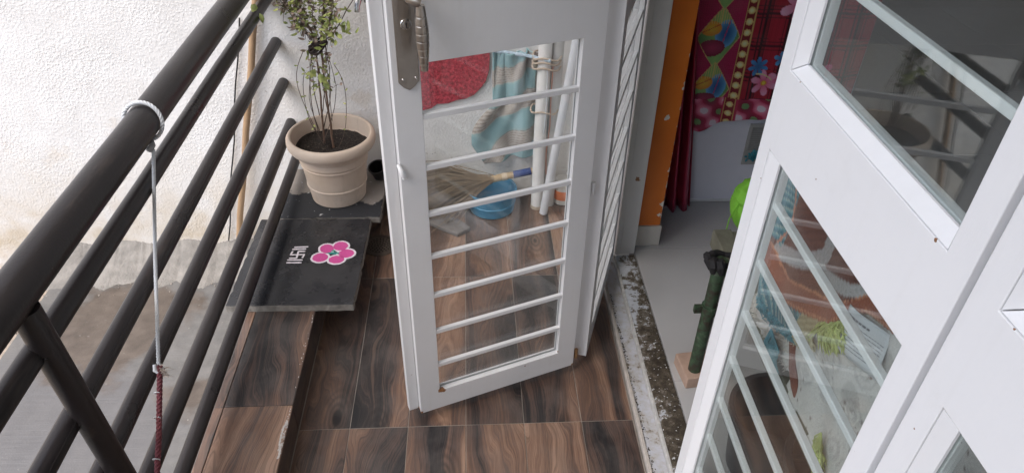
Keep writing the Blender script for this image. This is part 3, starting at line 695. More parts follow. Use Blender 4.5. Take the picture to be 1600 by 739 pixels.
# ------------------------------------------------------------------ flower pot and plant
N = NT('beige_clay_plastic'); v = N.coord(); nz = N.noise(v, 9, 5); st = N.noise(N.coord((40, 40, 4)), 1, 4)
c = N.mix(N.ramp(nz, (.3, 0), (.7, 1)), (.50, .395, .305), (.585, .485, .395)); sz = N.n('ShaderNodeSeparateXYZ'); N.put(sz.inputs[0], v); spl_ = N.math('MULTIPLY', N.ramp(N.noise(v, 24, 5, .7), (.50, 0), (.66, 1)), N.math('MULTIPLY', N.math('SUBTRACT', .10, sz.outputs[2]), 7, clamp=True)); c = N.mix(N.math('MULTIPLY', spl_, .55), c, (.26, .21, .165)); drip = N.ramp(N.noise(N.coord((55, 55, 2.5)), 1, 4, .6), (.60, 0), (.70, .35)); c = N.mix(drip, c, (.36, .29, .225)); c = N.mix(N.math('MULTIPLY', N.ramp(st, (.5, 0), (.8, 1)), .3), c, (.62, .52, .44))
POT = N.set(Base__Color=c, Roughness=.62, Normal=N.bump(N.noise(v, 160, 3), .2, .0008))
pp = thing('potted_plant', 'scraggly tulsi plant in a round beige pot on the dusty slab', 'potted plant', (-.472, 2.152, .1262))
H = .247
prof = [(0, .002), (.088, .0), (.093, .004), (.1005, .06), (.1035, .062), (.1035, .066), (.1015, .068), (.1095, .140), (.1130, .142), (.1135, .146), (.1115, .149), (.1128, .155), (.1155, .157), (.1155, .161), (.1140, .164), (.1190, .196)]
MB().lathe(prof, 64).build('pot_body', POT, pp)
MB().lathe([(.1190, .195), (.133, .200), (.1415, .205), (.1465, .214), (.1480, .226), (.1465, .238), (.1415, .245), (.136, .247), (.1315, .245), (.1285, .238), (.122, .190), (.118, .180)], 64).build('pot_rim', POT, pp)
soilc = NT('dark_potting_soil'); v = soilc.coord(); nz = soilc.noise(v, 170, 5, .7)
c = soilc.ramp(nz, (.35, (.008, .006, .005)), (.55, (.030, .022, .017)), (.70, (.085, .065, .05)), (.78, (.28, .24, .20)))
SOIL = soilc.set(Base__Color=c, Roughness=.95, Normal=soilc.bump(nz, 1, .008))
sl = MB(); sv = []; sf = []
for j in range(15):
    for k in range(40):
        r_ = .1225*j/14; w = 2*math.pi*k/40; sv.append((r_*math.cos(w), r_*math.sin(w), .196+.006*math.sin(r_*70+w*2)*.6+rnd.uniform(-.0025, .0025)))
for j in range(14):
    for k in range(40): sf.append((j*40+k, j*40+(k+1) % 40, (j+1)*40+(k+1) % 40, (j+1)*40+k))
sl.add(sv, sf, True); sl.build('soil', SOIL, pp)
cr_ = MB()
for k in range(260):
    r_ = .117*math.sqrt(rnd.random()); w = rnd.uniform(0, 6.28); s = rnd.uniform(.001, .0036)
    x, y = r_*math.cos(w), r_*math.sin(w); q = [(x+a*s*rnd.uniform(.5, 1.4), y+b*s*rnd.uniform(.5, 1.4), .1975+c_*s) for a, b, c_ in ((1, 0, 0), (-.6, .8, 0), (-.6, -.8, 0), (0, 0, 1))]
    cr_.add(q, [(0, 1, 3), (1, 2, 3), (2, 0, 3)])
setp(cr_.build('soil_crumbs', m_simple('pale_crumbs', (.10, .08, .065), .95, var=.9, nscale=25), pp), kind='stuff')
STEM = m_simple('dry_stem', (.155, .095, .065), .8, var=.3, nscale=60); TWIG = m_simple('dark_twig', (.095, .065, .050), .85, var=.3)
def leafmat(name, a, b):
    N = NT(name); oi = N.n('ShaderNodeTexCoord'); nz = N.noise(oi.outputs['Object'], 42, 2); c = N.mix(N.ramp(nz, (.35, 0), (.65, 1)), a, b)
    return N.set(Base__Color=c, Roughness=.55, Subsurface__Weight=0.0)
LEAF = leafmat('olive_green_leaf', (.115, .16, .035), (.38, .41, .13)); DRYL = leafmat('dry_purple_leaf', (.17, .125, .10), (.30, .23, .18))
lf, dl, stems, twigs = MB(), MB(), [], MB()
def leaf(mb, p, d_, L, wd):
    d_ = d_.normalized(); sd_ = d_.cross(Vector((rnd.uniform(-.4, .4), rnd.uniform(-.8, -.2), rnd.uniform(.3, 1)))).normalized(); nn = d_.cross(sd_)
    c0 = p; c1 = p+d_*L*.3+nn*L*.06; c2 = p+d_*L*.65+nn*L*.05; c3 = p+d_*L-nn*L*.06
    mb.add([c0, c1+sd_*wd, c1-nn*wd*.25, c1-sd_*wd, c2+sd_*wd*.85, c2-nn*wd*.2, c2-sd_*wd*.85, c3],
           [(0, 2, 1), (0, 3, 2), (1, 2, 5, 4), (2, 3, 6, 5), (4, 5, 7), (5, 6, 7)], True)
TOP = 1.02
TIE = Vector((.008, .0, .545))      # where the stems are tied together (local, about z .66)
def stem(base, tie, top, r0s, mat, name='stem', bow=0.):
    q = []; b_, t_, e_ = Vector(base), Vector(tie), Vector(top)
    for k in range(9):
        f = k/8; q.append(b_.lerp(t_, f)+Vector((bow*math.sin(math.pi*f), bow*.4*math.sin(math.pi*f), 0))+Vector((rnd.uniform(-.002, .002), rnd.uniform(-.002, .002), 0)))
    for k in range(1, 11):
        f = k/10; q.append(t_.lerp(e_, f)+Vector((.02*math.sin(math.pi*f)*(1 if e_.x > t_.x else -1), 0, 0))+Vector((rnd.uniform(-.004, .004), rnd.uniform(-.004, .004), 0)))
    MB().tube(q, [r0s*(1-.7*k/(len(q)-1)) for k in range(len(q))], 7).build(name, mat, pp); return q
lines = [stem((.006, -.012, .195), TIE+Vector((.0, 0, 0)), (.05, .02, 1.03), .0040, STEM),
         stem((-.028, .015, .195), TIE+Vector((-.014, .006, 0)), (-.05, .0, 1.02), .0036, STEM)]
for (tx, ty, tz, ox, bow) in ((-.165, -.03, .93, -.02, -.02), (-.11, .03, .98, -.015, .0), (.0, -.04, 1.0, .004, .01), (.085, .02, .99, .018, .02), (.105, -.01, 1.02, .02, .035), (-.07, -.05, .97, -.01, -.03), (.03, .05, 1.04, .012, .0), (-.13, .0, .86, -.02, -.01)):
    r_ = .004
    lines.append(stem((rnd.uniform(-.04, .02), rnd.uniform(-.03, .03), .30 if abs(bow) < .02 else .22), TIE+Vector((ox, rnd.uniform(-.01, .01), rnd.uniform(-.02, .02))), (tx, ty, tz), rnd.uniform(.0011, .0019), TWIG, 'twig', bow))
# long side branch to the right
br = [(.015, 0, .56), (.05, -.005, .585), (.075, .0, .615), (.10, .01, .655), (.135, .02, .70), (.150, .03, .735), (.160, .04, .76)]
MB().tube(br, [.0018, .0018, .0017, .0015, .0013, .0011, .0009], 6).build('twig', TWIG, pp)
for p in br[2:]:
    for k in range(2): leaf(lf, Vector(p), Vector((rnd.uniform(-1, 1), rnd.uniform(-.6, .2), rnd.uniform(-.4, .8))), rnd.uniform(.012, .02), .004)
for k in range(26):    # leafy tuft at the right of the tie
    p = Vector((.07+rnd.gauss(0, .022), rnd.uniform(-.02, .02), .60+rnd.gauss(.01, .028))); leaf(lf, p, Vector((rnd.uniform(-.6, 1), rnd.uniform(-.7, .2), rnd.uniform(-.9, .5))), rnd.uniform(.018, .036), rnd.uniform(.005, .009))
for q in lines:
    for i in range(4, len(q)):
        z = q[i].z
        if z < .40: n = 0
        elif z < .52: n = 2
        elif z < .60: n = 2
        else: n = 13
        for k in range(n):
            p = q[i]+Vector((rnd.gauss(0, .010), rnd.gauss(0, .010), rnd.gauss(0, .016))); d_ = Vector((rnd.uniform(-1, 1), rnd.uniform(-.8, .5), rnd.uniform(-.6, .7)))
            tw = q[i]; twigs.tube([tw, tw.lerp(p, .5)+Vector((0, 0, .003)), p], .0007, 4, False)
            leaf(lf if rnd.random() < .62 else dl, p, d_, rnd.uniform(.010, .026), rnd.uniform(.0026, .0062))
    for i in range(11, len(q)-1):     # dry seed spikes
        for k in range(3):
            p = q[i]+Vector((rnd.gauss(0, .012), rnd.gauss(0, .012), rnd.uniform(0, .03))); d_ = Vector((rnd.uniform(-.5, .5), rnd.uniform(-.5, .3), 1)).normalized()
            twigs.tube([q[i], p, p+d_*.03], .0008, 4, False)
            for s in range(5): leaf(dl, p+d_*.007*s, Vector((rnd.uniform(-1, 1), rnd.uniform(-1, 1), .4)), .007, .0026)
for k in range(9):   # a few large leaves low left, near the pipe ends
    p = Vector((-.155+rnd.gauss(0, .018), -.02, .70+rnd.gauss(0, .03))) if k > 3 else Vector((-.02+rnd.gauss(0, .02), -.02, .47+rnd.gauss(0, .02)))
    leaf(lf, p, Vector((rnd.uniform(-.5, .7), -.3, -.8)), rnd.uniform(.026, .04), rnd.uniform(.008, .012))
for k in range(3):   # thin bare runners arching beside the stems
    a = Vector((rnd.uniform(-.03, .03), rnd.uniform(-.03, .02), .20)); s_ = 1 if k % 2 else -1; q = []
    for i in range(14):
        f = i/13; q.append(a+Vector((s_*(.045+.010*k)*math.sin(f*2.6+.2*math.sin(f*5+k)), -.01*f, (.26+.04*k)*f)))
    MB().tube(q, .0011, 5).build('twig', TWIG, pp)
    for i in range(3, 14, 2): leaf(lf, q[i], Vector((rnd.uniform(-1, 1), rnd.uniform(-1, .3), rnd.uniform(-.5, .5))), rnd.uniform(.006, .014), .003)
setp(lf.build('foliage', LEAF, pp), kind='stuff'); setp(dl.build('dry_foliage', DRYL, pp), kind='stuff'); setp(twigs.build('twiglets', TWIG, pp), kind='stuff')
tm = MB()
for k in range(5):
    q = []
    for i in range(14):
        w = 2*math.pi*i/13; q.append(TIE+Vector((.028*math.cos(w)-.006, .022*math.sin(w), -.006+.005*k+.006*math.cos(w*2+k)+.012*math.cos(w)+rnd.uniform(-.003, .003))))
    tm.tube(q, rnd.uniform(.002, .0042), 6, False)
tm.build('tie', m_simple('dark_rag_tie', (.022, .015, .013), .95, var=.4), pp)
# black cup behind the pot, tap on the wall
bc = thing('black_cup', 'small black plastic cup lying behind the beige pot at its right', 'cup', (-.335, 2.262, .1265))
MB().lathe([(0, .002), (.024, 0), (.030, .052), (.034, .053), (.034, .058), (.029, .058), (.023, .008), (0, .008)], 28).build('cup_body', BLACKP, bc); bc.rotation_euler = (R(18), R(-10), 0)
tp = thing('water_tap', 'small steel water tap on the white wall above the potted plant', 'tap', (-.345, 2.33, .785))
MB().tube([(0, 0, 0), (0, -.05, 0), (-.002, -.075, -.004), (-.006, -.088, -.020), (-.008, -.090, -.036)], [.012, .012, .011, .009, .0085], 16).build('spout', BRIGHT, tp)
MB().lathe([(0, .004), (.024, .004), (.026, 0)], 20, M=Matrix.Rotation(R(90), 4, 'X')).build('flange', BRIGHT, tp)
MB().tube([(0, -.045, .01), (0, -.045, .035)], .009, 12).build('valve_stem', STEEL, tp)
MB().box(-.006, .034, -.051, -.039, .035, .041).build('handle', BRIGHT, tp, bev=.002)
MB().tube([(.022, -.03, 0), (.022, -.045, -.002), (.021, -.052, -.02)], [.009, .010, .008], 12).build('side_outlet', m_simple('dark_brass', (.05, .04, .03), .35, .8), tp)

# ------------------------------------------------------------------ pole and cable by the railing
BAM = m_simple('brown_bamboo', (.36, .235, .135), .55, var=.25, nscale=14, bump=.001, bscale=60)
po = thing('wooden_pole', 'thin brown wooden pole leaning on the white wall behind the railing', 'pole', (-.95, 2.29, -.29))
a, b = Vector((0, 0, 0)), Vector((.302, .022, 1.17)); MB().tube([a.lerp(b, k/10)+Vector((.002*math.sin(k*2.1), 0, 0)) for k in range(11)], .0118, 14).build('shaft', BAM, po)
ca = MB(); ca.tube([Vector((-.972, 2.320, -.20)).lerp(Vector((-.745, 2.322, .70)), k/12)+Vector((.003*math.sin(k*1.3), 0, 0)) for k in range(13)], .0028, 6)
setp(ca.build('cable', BLACKP), 'thin dark cable running up the wall next to the brown pole', 'cable')

# ------------------------------------------------------------------ things seen through the lock leaf
N = NT('red_coir'); v = N.coord(); nz = N.noise(v, 150, 4, .7)
c = N.mix(N.ramp(N.noise(v, 90, 4, .75), (.40, 0), (.62, 1)), (.24, .006, .020), (.66, .060, .09)); RED = N.set(Base__Color=c, Roughness=.8, Normal=N.bump(nz, 1, .006))
mt = MB(); outl = [(-.275, .345), (-.20, .357), (-.174, .366), (-.14, .374), (-.12, .390), (-.08, .392), (-.05, .405), (-.02, .410), (.01, .424), (.035, .450), (.052, .474), (.064, .510), (.068, .560), (.064, .66), (.05, .74), (.0, .80), (-.1, .82), (-.2, .80), (-.27, .72), (-.29, .5)]
MX = Matrix.Rotation(R(90), 4, 'X'); mt.poly(outl, 0, .012, MX)
mo_ = setp(mt.build('red_mat', RED, None, (0, 2.328, 0), bev=.003), 'red granular doormat hung on the white wall, seen through the door glass', 'mat')
def teal(u, v):
    d_ = v*3.1 + (.55*u if v < .5 else .55*u-.9*(v-.5)*(1-u)) + .05*math.sin(u*9+v*4)
    q = d_ % 1.0
    base = (.27, .45, .48) if q < .55 else (.47, .42, .37)
    if q >= .55:
        k = int((q-.55)*60) % 4
        if k == 0: base = (.27, .23, .21)
        if k == 2: base = (.55, .52, .48)
    elif q > .49 or q < .05: base = (.30, .46, .47)
    return base
def towpos(u, v):
    z = .60 - .42*v
    xl = .075 if v < .45 else .075-.072*math.sin(min(1, (v-.45)/.28)*math.pi/2); 
    if v > .8: xl += .045*((v-.8)/.2)
    xr = .232 - .010*math.sin(v*6)
    z += .035*v*(u-.3)
    pin = max(0, 1-v*4)
    fold = .016*math.sin((u-.5*v)*9+1) + .008*math.sin((u+.3*v)*17) + .012*pin*math.sin(u*26)
    return Vector((xl+(xr-xl)*(u+.05*pin*math.sin(u*13)), 2.284 + fold, z))
tw = sheet('towel', CLOTH, None, 90, 110, towpos, teal, .006)
setp(tw, 'teal and beige striped towel hung on the wall between red mat and white pipe', 'towel')
tr = thing('rope_line', 'blue and white rope tied from the towel to the white pipe', 'rope', (0, 0, 0))
twist([(.06, 2.28, .606), (.12, 2.275, .600), (.19, 2.262, .594), (.262, 2.205, .600)], .006, 3, .03).build('strand', m_simple('blue_white_rope', (.42, .52, .66), .8, var=.7, nscale=90), tr)
cz = thing('white_cloth_strip', 'narrow white cloth hanging between the striped towel and the white pipe', 'cloth', (0, 0, 0))
sheet('fabric', CLOTH, cz, 10, 40, lambda u, v: Vector((.233+.030*u-.012*v*(1-u), 2.300-.01*math.sin(u*5), .598-.30*v)), lambda u, v: (.72, .72, .71), .003)
pi = thing('drain_pipe', 'white plastic drain pipe standing against the wall, tied with rope', 'pipe', (.243, 2.236, 0))
MB().tube([(0, 0, .001), (.0, 0, .3), (.005, 0, .75), (.006, 0, 1.6)], .0225, 24).build('pipe', WHITEP, pi)
MB().lathe([(.0228, .0), (.0245, .0), (.0245, .012), (.0228, .014)], 24).build('dirty_foot', m_simple('pipe_dirt', (.45, .38, .30), .9, var=.3), pi)
rpm = m_simple('jute_tie', (.46, .38, .30), .9, var=.4, nscale=90)
for zt in (.565, .585, .60, .405):
    q = [(.012+.048*math.cos(w*2*math.pi/20), .012+.040*math.sin(w*2*math.pi/20), zt+.006*math.sin(w)) for w in range(21)]
    MB().tube(q, .0032, 6, False).build('tie', rpm, pi)
MB().tube([(.030, -.020, .575), (.028, -.026, .48), (.030, -.026, .36), (.022, -.026, .25), (.026, -.026, .16)], .0018, 6).build('hanging_string', m_simple('red_brown_string', (.35, .16, .11), .9), pi)
MB().tube([(.012, -.024, .57), (.014, -.028, .45), (.010, -.028, .33)], .0022, 6).build('hanging_string', ROPE, pi)
p2 = thing('drain_pipe', 'second grey white pipe tied close behind the white drain pipe', 'pipe', (.289, 2.255, 0)); MB().tube([(0, 0, .001), (.002, 0, 1.6)], .0215, 20).build('pipe', m_simple('grey_pvc', (.55, .54, .52), .5, var=.1), p2)
p3 = thing('slanted_pipe', 'thin grey plastic pipe leaning across in front of the drain pipes', 'pipe', (.264, 2.189, .0))
MB().tube([(0, 0, .004), (.0785, .012, .67), (.16, .026, 1.4)], .0150, 20).build('pipe', m_simple('pale_grey_pvc', (.60, .61, .63), .42, var=.08), p3)
# broom over the blue tub
tb = thing('blue_tub', 'round blue plastic tub on the floor under the broom', 'tub', (.072, 2.236, .0008))
BLUE = m_simple('blue_plastic', (.055, .22, .36), .45, var=.3, nscale=18)
MB().lathe([(0, .003), (.080, 0), (.084, .004), (.087, .036), (.090, .038), (.090, .043), (.088, .045), (.090, .080), (.094, .083), (.094, .088), (.087, .088), (.083, .05), (.076, .010), (0, .010)], 48).build('tub_body', BLUE, tb)
bmn = thing('broom', 'dry grass broom with blue taped handle lying across the blue tub', 'broom', (0, 0, 0))
STRAW = m_simple('dry_grass', (.21, .155, .10), .85, var=.35, nscale=40)
HA, HB = Vector((.245, 2.245, .160)), Vector((.05, 2.225, .128))
MB().tube([HA, HA.lerp(HB, .5), HB], [.011, .012, .014], 14).build('handle', m_simple('cane_handle', (.42, .31, .19), .7, var=.25), bmn)
MB().tube([HA.lerp(HB, .15), HA.lerp(HB, .48)], [.0135, .0138], 14).build('blue_tape', m_simple('dark_blue_tape', (.018, .045, .17), .45, var=.3), bmn)
MB().tube([HA.lerp(HB, .60), HA.lerp(HB, .70)], [.0142, .0145], 14).build('binding', m_simple('pale_binding', (.55, .45, .33), .8), bmn)
bs = MB(); dirb = (HB-HA).normalized()
for k in range(1100):
    a = HB + Vector((0, rnd.gauss(0, .006), rnd.gauss(0, .006))) - dirb*rnd.uniform(0, .03)
    sp_ = rnd.gauss(0, 1); f = rnd.uniform(.65, 1.1)
    e = Vector((-.27*f+.04*max(0, -sp_), 2.205+.030*rnd.gauss(0, 1)+.02*min(0, sp_), max(.004, .078+.042*sp_-.02*f)))
    m_ = a.lerp(e, .5)+Vector((0, 0, .018+.008*sp_))
    bs.tube([a, m_, e], [.0017, .0017, .0009], 3, False)
setp(bs.build('bristles', STRAW, bmn), kind='stuff')
st_ = thing('grey_stone', 'small flat grey stone piece on the floor below the broom', 'stone', (-.085, 2.115, .001), R(-32))
gs = MB(); gs.poly([(-.075, -.032), (.06, -.040), (.078, .018), (.02, .040), (-.07, .034)], 0, .016); gs.build('stone_body', m_simple('grey_slate', (.15, .14, .135), .7, var=.3, bump=.002, bscale=60), st_, bev=.003)
ob = thing('white_jar', 'small white jar with an orange band on the floor right of the pipes', 'jar', (.345, 2.275, .0005))
MB().lathe([(0, .002), (.034, 0), (.037, .004), (.037, .085), (.030, .092), (.030, .10), (0, .10)], 28).build('jar_body', m_simple('milky_plastic', (.66, .63, .58), .4), ob)
MB().lathe([(.0374, .022), (.0378, .023), (.0378, .06), (.0374, .061)], 28).build('orange_band', m_simple('orange_label', (.75, .22, .08), .5), ob)

# ------------------------------------------------------------------ inside the room
N = NT('maroon_satin'); v = N.coord(); SAT = N.set(Base__Color=N.mix(N.noise(v, 7, 3), (.33, .025, .065), (.45, .05, .10)), Roughness=.38, Metallic=.45, Specular__IOR__Level=.7, Normal=N.bump(N.noise(N.coord((400, 400, 60)), 1, 2), .15, .0005))
cu = thing('satin_curtain', 'maroon satin curtain hanging in folds beside the orange wall end', 'curtain', (0, 0, 0))
def curpos(u, v):
    z = 2.25-2.19*v; k = max(0, min(1, (z-.05)/.85)); xl = .705-.070*k; xr = .800-.105*k
    if z > .9: xl, xr = .635, .695
    return Vector((xl+(xr-xl)*u, 2.125+.030*math.sin(u*2*math.pi*2.3+.6)*(.7+.3*math.sin(v*3))+.006*math.sin(u*31+v*4), z))
sheet('curtain_fabric', SAT, cu, 80, 50, curpos, None, .002)
bd = thing('bed', 'bed with plain grey white side panel and red floral cover hanging over it', 'bed', (.70, 2.2, .03))
PANEL = m_simple('grey_white_laminate', (.74, .74, .80), .4, var=.04)
MB().box(.0, .62, .012, .030, .003, .83).build('side_panel', PANEL, bd, bev=.002)
MB().box(.0, .62, .0302, 1.9, .003, .80).build('bed_box', PANEL, bd)
MB().box(.02, .60, .04, 1.88, .8005, .93).build('mattress', m_simple('mattress_ticking', (.5, .48, .46), .85), bd)
MB().box(.0, .62, .006, .0118, .003, .012).build('floor_trim', m_simple('trim_white', (.7, .7, .7), .5), bd)
# printed cover
def inleaf(x, z, cx_, cz_, a, b):
    dx, dz = abs((x-cx_)/a), (z-cz_)/b
    return abs(dz) < 1 and dx < (1-abs(dz)**1.15)
def petals(x, z, cx_, cz_, r, n, rot):
    dx, dz = x-cx_, z-cz_; rr_ = math.hypot(dx, dz)
    if rr_ > r: return None
    w = math.atan2(dz, dx)+rot; k = abs(math.cos(w*n/2))
    lim = r*(.28+.72*k**.8)
    if rr_ >= lim: return None
    edge_ = min(1, (lim-rr_)/(.10*r)); return max(0, min(1, (rr_/r)*.9+.1))*(.55+.45*edge_)*(.75+.25*k)
def lerp3(a_, b_, t_):
    t_ = max(0, min(1, t_)); return tuple(p*(1-t_)+q*t_ for p, q in zip(a_, b_))
def cover(x, z):
    # x: world x along the bed, z: world height
    zb = .475
    if z < zb:      # border
        c = (.30, .018, .055)
        t_ = (x-.70) % .165
        if .040 < t_ < .160:
            w = math.sin((x*1.0+z*.8)*62)+.6*math.sin(x*35-z*90)
            c = lerp3((.34, .03, .08), (.55, .20, .28), w*.7) if w > 0 else lerp3((.28, .012, .045), (.13, .01, .03), -w*.8)
            if w > 1.15: c = (.48, .40, .44)
            if w < -1.2: c = (.12, .20, .08)
        if t_ < .034:
            c = (.40, .26, .09) if (t_ < .004 or t_ > .030) else (.15, .008, .015)
            d_ = math.hypot(t_-.017, ((z-.02) % .032)-.016)
            if d_ < .0105: c = lerp3((.74, .62, .34), (.45, .31, .10), d_/.0105)
        return c
    if .872 < x < .905:
        c = (.40, .26, .09) if (x < .8755 or x > .9015) else (.14, .006, .012)
        d_ = math.hypot(x-.8885, (z % .036)-.018)
        if d_ < .0118: c = lerp3((.76, .64, .36), (.42, .29, .09), d_/.0118)
        return c
    if x < .872:
        c = (.29, .012, .062) if (int((x+z)/.007)+int((x-z)/.007)) % 2 else (.24, .008, .046)
        for cx_, cz_ in ((.797, .688), (.800, .505), (.797, .88)):
            if inleaf(x, z, cx_, cz_, .068, .100):
                c = lerp3((.20, .36, .11), (.07, .17, .06), abs(x-cx_)/.07)
                dx, dz = x-cx_, z-cz_
                e = math.hypot((dx-.022)/.036, (dz-.012)/.046)
                if e < 1: c = lerp3((.015, .07, .22), (.10, .30, .50), e**2)
                if e < 1 and abs(dx-.018-.2*dz) < .002: c = (.35, .04, .10)
                e = math.hypot((dx+.030)/.034, (dz-.030)/.024)
                if e < 1: c = lerp3((.68, .36, .04), (.45, .17, .02), e)
                if e < 1 and abs(dz-.030-.5*(dx+.03)) < .002: c = (.35, .06, .02)
                e = math.hypot((dx+.018)/.044, (dz+.034)/.028)
                if e < 1: c = lerp3((.30, .03, .08), (.13, .008, .03), e)
                if dz > .045 and int(dx*420) % 3 == 0: c = (.46, .36, .12)
            elif inleaf(x, z, cx_, cz_, .071, .104): c = (.45, .33, .12)
        return c
    # plaid with flowers
    c = (.25, .009, .022) if int(x*500) % 3 else (.21, .007, .018)
    px, pz = (x-.905) % .075, (z-.50) % .105
    for o, w_ in ((.035, .0040), (.048, .0016), (.022, .0016), (.060, .0010)):
        if abs(px-o) < w_: c = (.035, .002, .008)
        if abs(pz-o-.02) < w_: c = (.05, .003, .010)
    if .030 < px < .048: c = tuple(q*.6 for q in c)
    for cx_, cz_, r, n, rot, A, B in ((1.02, .545, .036, 5, 0, (.66, .22, .34), (.38, .04, .12)), (.978, .533, .047, 6, .3, (.70, .26, .36), (.34, .02, .10)), (.948, .590, .034, 7, .2, (.05, .20, .42), (.015, .05, .15)), (1.018, .618, .026, 5, .9, (.07, .25, .45), (.02, .07, .20)), (1.03, .79, .055, 5, .2, (.70, .30, .40), (.42, .08, .17)),
                                     (1.16, .56, .05, 6, .3, (.62, .16, .27), (.32, .04, .10)), (1.13, .72, .04, 7, .2, (.05, .18, .38), (.02, .07, .20))):
        p = petals(x, z, cx_, cz_, r, n, rot)
        if p is not None: c = lerp3(B, A, p)
        if n == 6 and math.hypot(x-cx_, z-cz_) < .010: c = (.74, .40, .04) if math.hypot(x-cx_, z-cz_) < .006 else (.45, .16, .02)
    if abs(z-(.565-9*(x-.955)**2)) < .0022 and .945 < x < 1.0: c = (.42, .38, .20)
    return c
CX0, CX1 = .71, 1.30
def covpos(u, v):
    x = CX0+(CX1-CX0)*u; zb = .352 + .050*math.sin(min(1, max(0, (x-.79)/.20))*math.pi/2) - .006*math.sin(x*40)
    if v < .2:
        y = 2.9-.72*(v/.2); z = .945
        y = max(y, 2.186)
        return Vector((x, y, z))
    f = (v-.2)/.8; z = .945+(zb-.945)*f
    return Vector((x, 2.186-.010*f-.010*math.sin(x*26+f*2)*f-.008*math.sin(x*57)*f**2, z))
COVER = m_dye('floral_print_cloth', .6, 500, .0005, .25, .4)
cs_ = sheet('bedspread', COVER, None, 230, 260, covpos, lambda u, v: tuple(min(.9, q*1.85) for q in cover(covpos(u, v).x, covpos(u, v).z if v >= .2 else .5+2*v)), .003)
setp(cs_, 'dark red floral bedspread with bead stripes hanging over the bed side', 'bedspread')
vn = thing('vent_panel', 'grey slatted vent with a teal ornament on the bed side panel', 'vent', (.985, 2.2115, .195))
MB().box(.0, .10, -.006, 0, 0, .165).build('vent_plate', m_simple('grey_plate', (.40, .39, .37), .5), vn, bev=.001)
for k in range(11):
    MB().box(.010, .092, -.009, -.0062, .062+.0085*k, .067+.0085*k).build('slat', m_simple('vent_slat', (.30, .29, .27), .5) if k == 0 else bpy.data.materials['vent_slat'], vn)
tl = MB()
for k in range(60):
    p = Vector((.030+rnd.gauss(.008, .014), -.012, .040+rnd.gauss(0, .012))); leaf(tl, p, Vector((rnd.uniform(-1, 1), -.4, rnd.uniform(-1, 1))), .014, .004)
setp(tl.build('teal_ornament', m_simple('teal_tinsel', (.05, .30, .36), .35, var=.8, nscale=60), vn), kind='stuff')

# cot with the green leg, brick under it
GREEN = NT('chipped_green_paint'); v = GREEN.coord(); nz = GREEN.noise(v, 45, 5, .65)
c = GREEN.ramp(nz, (.40, (.036, .027, .019)), (.47, (.034, .052, .030)), (.60, (.046, .088, .046)), (.70, (.12, .125, .10))); GRN = GREEN.set(Base__Color=c, Roughness=.5, Normal=GREEN.bump(nz, .4, .001))
ct = thing('green_cot', 'old cot with a chipped green metal leg standing behind the closed door leaf', 'cot', (.606, 1.335, .07))
MB().tube([(0, 0, .0), (0, 0, .20), (.0, 0, .388)], .0172, 20).build('leg', GRN, ct)
MB().tube([(0.02, -1.15, -.04), (0.02, -1.15, .33)], .0195, 20).build('leg', GRN, ct)
MB().tube([(.75, 0, -.04), (.75, 0, .33)], .0195, 16).build('leg', GRN, ct)
cl = MB(); cl.lathe([(.0174, .215), (.0215, .215), (.0215, .240), (.0174, .240)], 20); cl.box(-.040, -.021, -.006, .006, .2165, .2385)
cl.build('clamp', GRN, ct)
OLDW = m_simple('weathered_green_wood', (.14, .135, .10), .85, var=.45, nscale=30, bump=.002, bscale=70)
MB().box(.018, .066, -1.25, .135, .331, .382).build('side_rail', OLDW, ct, bev=.003)
MB().box(.0665, .80, .085, .130, .333, .378).build('end_rail', OLDW, ct, bev=.003)
MB().box(.0665, .80, -1.25, .084, .350, .365).build('cot_base', m_simple('cot_webbing', (.30, .27, .22), .9), ct)
rag = MB(); rr2 = random.Random(3)
q = [(-.030*math.cos(w*.7)-.002, -.027*math.sin(w*.7)+.004, .388+.004*math.sin(w*1.7)) for w in range(10)]; rag.tube([(p[0]*.95+.006, p[1]*.9, p[2]) for p in q], [.009+.003*math.sin(k*1.9) for k in range(10)], 9)
for dx, dy, L in ((-.020, -.018, .05), (-.030, .004, .040), (-.008, -.026, .035)):     # loose ends
    p = Vector((dx, dy, .392)); pp_ = [p]
    for i in range(4): pp_.append(pp_[-1]+Vector((-.007+.004*i+rr2.uniform(-.003, .003), -.004+rr2.uniform(-.004, .004), .012-.011*i)))
    rag.tube(pp_, [.010, .011, .010, .013, .006], 7)
bkn = thing('black_rag', 'black rag knotted round the top of the green cot leg', 'rag', (.606, 1.335, .07)); rag.build('rag_knot', m_simple('black_cloth', (.012, .011, .012), .8, var=.3), bkn)
wb_ = thing('wooden_block', 'flat reddish brown block under the green cot leg', 'block', (.622, 1.362, .0305), R(6))
MB().box(-.050, .040, -.058, .040, 0, .0392).build('block_body', m_simple('terracotta_block', (.42, .29, .22), .85, var=.25, nscale=24, bump=.002, bscale=80), wb_, bev=.003)

# heap of textiles on the cot (slanting towards the door): surface point from (y, s)
HS = Vector((.10, 0, .6)).normalized(); HN = Vector((-.6, 0, .10)).normalized()
def heap(y, s, lift=0):
    b = Vector((.565, y, .15)) + HS*s
    if s > .66: b += Vector((1, 0, -.25))*(s-.66)*1.5
    b += HN*(lift + .007*math.sin(y*13+s*17) + .004*math.sin(y*33-s*27)); return b
from math import hypot
def inpoly(p, poly):
    r_ = False; n = len(poly)
    for i in range(n):
        (x1, y1), (x2, y2) = poly[i], poly[i-1]
        if (y1 > p[1]) != (y2 > p[1]) and p[0] < (x2-x1)*(p[1]-y1)/(y2-y1)+x1: r_ = not r_
    return r_
def segd(p, a, b):
    ax, ay = a; bx, by = b; t_ = max(0, min(1, ((p[0]-ax)*(bx-ax)+(p[1]-ay)*(by-ay))/((bx-ax)**2+(by-ay)**2))); return hypot(p[0]-ax-t_*(bx-ax), p[1]-ay-t_*(by-ay))
